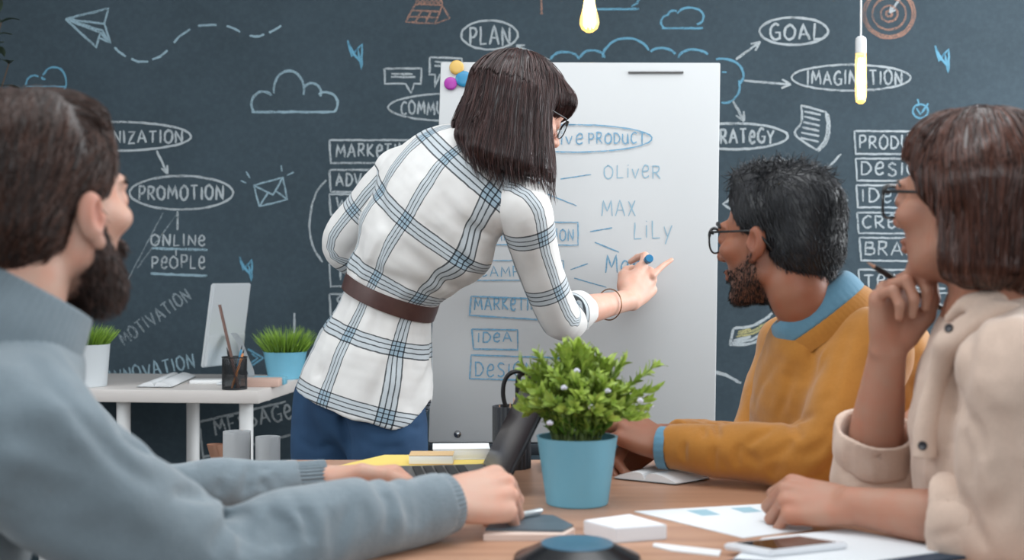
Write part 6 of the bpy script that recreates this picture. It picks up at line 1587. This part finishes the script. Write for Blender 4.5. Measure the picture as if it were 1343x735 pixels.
# laptop: base, keyboard field, leaning screen
lp0, lp1 = V((-.012, 1.940, TZ)), V((-.050, 2.190, TZ)); hy = (lp1-lp0).normalized(); hx_ = V((-hy.y, hy.x, 0)); hx_ = hx_ if hx_.x < 0 else -hx_
lap = empty('laptop', (lp0+lp1)/2, 'dark open laptop with its screen leaning away behind the near hand of the bearded man', 'laptop'); lc = (lp0+lp1)/2; Ll = (lp1-lp0).length
Ml = Matrix(((hx_.x, hy.x, 0, 0), (hx_.y, hy.y, 0, 0), (0, 0, 1, 0), (0, 0, 0, 1)))
M_lap = mat('dark_laptop_metal', (52, 54, 58), .35, .5)
MB().box((.105, 0, .008), (.21, Ll, .013), .004, M=Ml).build('base', M_lap, lap)
b = MB()
for i in range(5):
    for j in range(13): b.box((.045+.019*i, -Ll/2+.03+j*(Ll-.06)/12, .0152), (.015, .019, .0018), .0006, M=Ml)
b.build('keyboard', mat('key_black', (30, 31, 33), .6), lap)
MB().box((.172, 0, .0148), (.05, .09, .0008), .0003, M=Ml).build('trackpad', mat('trackpad_grey', (74, 76, 80), .3), lap)
sa = math.radians(27); Ms = Ml@Matrix.Translation((0, 0, .012))@Matrix.Rotation(-sa, 4, 'Y')
MB().box((0, 0, .098), (.006, Ll, .194), .0025, M=Ms).build('screen', M_lap, lap)
t = NT('dark_screen_glass'); t.bs(Base_Color=rgb(40, 30, 31), Roughness=.28); t.b.inputs['Specular IOR Level'].default_value = .3; M_scr = t.m
MB().box((.0034, 0, .099), (.0008, Ll-.014, .174), .0003, M=Ms).build('display', M_scr, lap)
MB().tube([lc+V((0, 0, 0))-lc+Ml@V((0, -Ll/2+.02, .012)), Ml@V((0, Ll/2-.02, .012))], .005, 10).build('hinge', M_black, lap)
# pencil cup with scissors and pencils
pc = V((P(671, 0, 2.235).x, 2.235, TZ)); rc = .034
cu = empty('pencil_cup', pc, 'dark ribbed pencil cup behind the laptop holding scissors', 'pencil cup')
b = MB(); n = 96; prof = []
for z in (0, .112):
    prof.append([b.bm.verts.new(((rc+.001*math.cos(24*2*math.pi*k/n))*math.cos(2*math.pi*k/n), (rc+.001*math.cos(24*2*math.pi*k/n))*math.sin(2*math.pi*k/n), z)) for k in range(n)])
inn = [[b.bm.verts.new((.031*math.cos(2*math.pi*k/n), .031*math.sin(2*math.pi*k/n), z)) for k in range(n)] for z in (.112, .004)]
for A, B in ((prof[0], prof[1]), (prof[1], inn[0]), (inn[0], inn[1])):
    for k in range(n): b.bm.faces.new((A[k], A[(k+1) % n], B[(k+1) % n], B[k]))
b.bm.faces.new(inn[1]); b.bm.faces.new(prof[0][::-1])
b.build('cup', mat('charcoal_plastic', (50, 54, 60), .45), cu)
sc_ = empty('scissors', pc+V((0, 0, .005)), 'scissors with black ring handles standing in the pencil cup', 'scissors'); so = sc_.location
def pz(px, py, d=2.235): return P(px, py, d)-so
ring = catmull([np.array(pz(*q)) for q in ((664, 536), (660, 520), (661, 503), (668, 491), (680, 487), (692, 489), (702, 494))], 6)
MB().tube([V(q) for q in ring], .0042, 10).build('handle', M_black, sc_)
ring = catmull([np.array(pz(*q, 2.245)) for q in ((681, 536), (679, 515), (682, 492), (700, 492), (706, 510), (700, 530), (684, 536))], 6)
MB().tube([V(q) for q in ring], .0050, 10).build('handle', M_black, sc_)
for a_, e_ in (((666, 535), (676, 612)), ((682, 535), (670, 612))): MB().tube([pz(*a_), pz(*e_)], [.006, .002], 8).build('blade', mat('blade_steel', (150, 154, 158), .25, 1.0), sc_)
for px, py, bx, m, lb in ((655, 531, 662, mat('pink_pencil', (196, 140, 120), .5), 'pale pink pencil at the left of the table pencil cup'), (669, 528, 672, M_or, 'orange pencil inside the scissor handle in the table pencil cup'), (674, 521, 676, mat('yellow_pencil', (214, 178, 80), .5), 'yellow pencil standing tallest in the table pencil cup')):
    e = P(px, py, 2.222); pen('pencil', e, V((P(bx, 0, 2.24).x, 2.24, TZ+.006)), .0034, m, lb, 'pencil', tip=mat('bare_wood', (206, 164, 130), .6))
# stack of books between laptop and pot
for k, (h, m, nm) in enumerate(((.007, mat('black_cover', (44, 50, 58), .5), 'lowest'), (.009, M_paper, 'middle'), (.007, mat('grey_cover', (120, 130, 138), .5), 'topmost'))):
    z = TZ+.0005+sum((.007, .009, .007)[:k])+.0005*k
    o = MB().box((0, 0, h/2), (.09, .12, h), .001).build('book', m); o.location = (P(745, 0, 2.22).x, 2.235, z); tag(o, '%s book of the small stack behind the light blue pot' % nm, 'book', 'books behind the pot')
# open notebook under the folded arms
M_navy = mat('navy_cover', (34, 58, 78), .5)
open_book('open_notebook', (onT(806, 629), onT(886, 637), onT(930, 629.5), onT(846, 618)), .012, 'open notebook with navy covers under the arms of the man in mustard', 'notebook', M_paper, M_navy)
# small dark notebook with a pen, at the bearded man's hand
q = [(636, 694), (738, 696), (752, 689), (726, 676), (660, 672)]
sheet('notebook', q, mat('slate_cover', (84, 98, 108), .45, var=.12, vscale=30), .0025, 'slate grey notepad lying beside the near hand of the bearded man', 'notepad', z=TZ+.0085)
sheet('paper_pad', [(634, 702), (740, 702), (754, 694), (727, 681), (652, 680)], mat('pinkish_paper', (222, 200, 188), .8), .008, 'thin pad of pale paper under the slate grey notepad', 'paper pad')
pen('pen', onT(664, 680, TZ+.016), onT(710, 670, TZ+.018), .0042, mat('silver_pen', (196, 204, 208), .3, .5), 'silver pen lying on the slate grey notepad', 'pen')
# block of sticky notes
q = [on(765, 682, TZ+.02), on(808, 693, TZ+.02), on(875, 688, TZ+.02), on(826, 674, TZ+.02)]; c = sum(q, V((0, 0, 0)))/4
b = MB().prism([(p.x-c.x, p.y-c.y) for p in q], 0, .0195); bmesh.ops.bevel(b.bm, geom=b.bm.edges[:], offset=.0012, segments=2, affect='EDGES')
o = b.build('note_cube', mat('white_note_paper', (232, 234, 238), .7)); o.location = (c.x, c.y, TZ); tag(o, 'white block of sticky notes on the table right of the near hand', 'note block')
# round black speaker puck
c = onT(757, 739); sp = empty('tabletop_device', c, 'round black desk device with a blue grey top at the front of the table', 'device')
MB().lathe([(0, .0005), (.074, .0005), (.078, .004), (.076, .009), (.064, .014), (.046, .0225), (.0435, .0235)], n=64).build('body', mat('gloss_black', (16, 18, 22), .22), sp)
MB().lathe([(.044, .0225), (.0435, .0248), (.041, .0256), (0, .026)], n=56).build('top_plate', mat('blue_grey_top', (72, 112, 136), .3), sp)
# printed papers, card strip, clipboard with sheet and phone
def chart_paper():
    t = NT('printed_paper'); v = t.obj(); c = rgb(222, 226, 230)
    t.bs(Base_Color=c, Roughness=.8); return t.m
MPP = chart_paper()
pr = sheet('printed_paper', [(832, 671), (999, 661.5), (1046, 669), (1066, 694), (975, 706)], MPP, .0012, 'white printed paper with pale blue charts lying in the middle of the right table half', 'paper')
M_print = mat('pale_blue_print', (150, 184, 198), .8)
for k, (x0, y0, x1, y1) in enumerate(((958, 667, 1000, 673), (900, 670, 945, 677))):
    pts = [onT(x0, y0, TZ+.0015), onT(x0+26, y0-1.5, TZ+.0015), onT(x1, y1-1.5, TZ+.0015), onT(x1-24, y1, TZ+.0015)]
    vs = [tuple(p-pr.location+V((0, 0, .0001))) for p in pts]; MB_ = mesh_obj('printed_chart', vs, [(0, 1, 2, 3)], M_print, pr, False)
sheet('paper_strip', [(858, 712.5), (946, 722), (943, 729), (880, 722), (856, 716)], M_paper, .002, 'narrow white paper strip in front of the block of sticky notes', 'paper')
cbq = [(948, 738), (1112, 752), (1272, 729), (1240, 716), (1080, 700)]
sheet('clipboard', cbq, M_navy, .004, 'navy clipboard at the right front of the table under a white sheet', 'clipboard')
sheet('paper_sheet', [(962, 733), (1110, 741), (1248, 722), (1112, 694), (1000, 706)], MPP, .001, 'white sheet lying on the navy clipboard', 'paper', z=TZ+.0045)
zp = TZ+.006; q = [on(948, 712, zp+.009), on(1010, 722, zp+.009), on(1113, 711, zp+.009), on(1053, 702, zp+.009)]
ph = empty('smartphone', sum(q, V((0, 0, 0)))/4-V((0, 0, .009)), 'white smartphone with a dark screen lying on the white sheet', 'phone'); po = ph.location
b = MB().prism([(p.x-po.x, p.y-po.y) for p in q], 0, .0085); bmesh.ops.bevel(b.bm, geom=b.bm.edges[:], offset=.0022, segments=3, affect='EDGES'); b.build('casing', mat('white_phone', (226, 228, 232), .3), ph)
q2 = [(p-po)*1.0 for p in q]; cc = sum(q2, V((0, 0, 0)))/4; b = MB().prism([(cc.x+(p.x-cc.x)*.80, cc.y+(p.y-cc.y)*.86) for p in q2], .0084, .0089); b.build('screen', mat('phone_glass', (40, 26, 24), .06), ph)
# leafy houseplant at the left edge of the frame
hp_ = V((-1.93, 3.95, 0)); hpl = empty('potted_tree', hp_, 'tall leafy houseplant at the left edge beside the chalkboard', 'potted plant')
MB().lathe([(0, 0), (.13, 0), (.135, .01), (.17, .30), (.172, .31), (.160, .31), (.156, .28), (0, .27)], n=48).build('pot', M_pot_white, hpl)
sm = MB(); vs, fs, tn = [], [], []; r = random.Random(9)
for k in range(9):
    a = r.uniform(0, 6.28); tip = V((.20*math.cos(a), .16*math.sin(a), r.uniform(1.5, 2.15)))
    if k < 3: tip = V((.31, -.03+.03*k, (1.90, 2.02, 1.78)[k]))
    C = catmull([np.array((.02*math.cos(a), .02*math.sin(a), .27)), np.array((tip.x*.35, tip.y*.35, tip.z*.6)), np.array(tip)], 10); sm.tube([V(q) for q in C], [.007*(1-.7*i/len(C)) for i in range(len(C))], 6)
    for i in range(8, len(C)):
        for j in range(2):
            ang = r.uniform(0, 6.28); d = V((math.cos(ang), math.sin(ang), r.uniform(-.1, .5))).normalized(); leaf_geo(vs, fs, tn, V(C[i]), d, V((0, 0, 1)), r.uniform(.06, .09), r.uniform(.022, .032), r.uniform(.0, .4))
mesh_obj('leaves', np.array([tuple(x) for x in vs]), fs, leaf_mat('dark_leaf', (38, 52, 40), (96, 112, 96)), hpl, True, attrs={'tone': ('FLOAT', tn)}); sm.build('stems', mat('bark', (70, 58, 48), .8), hpl)
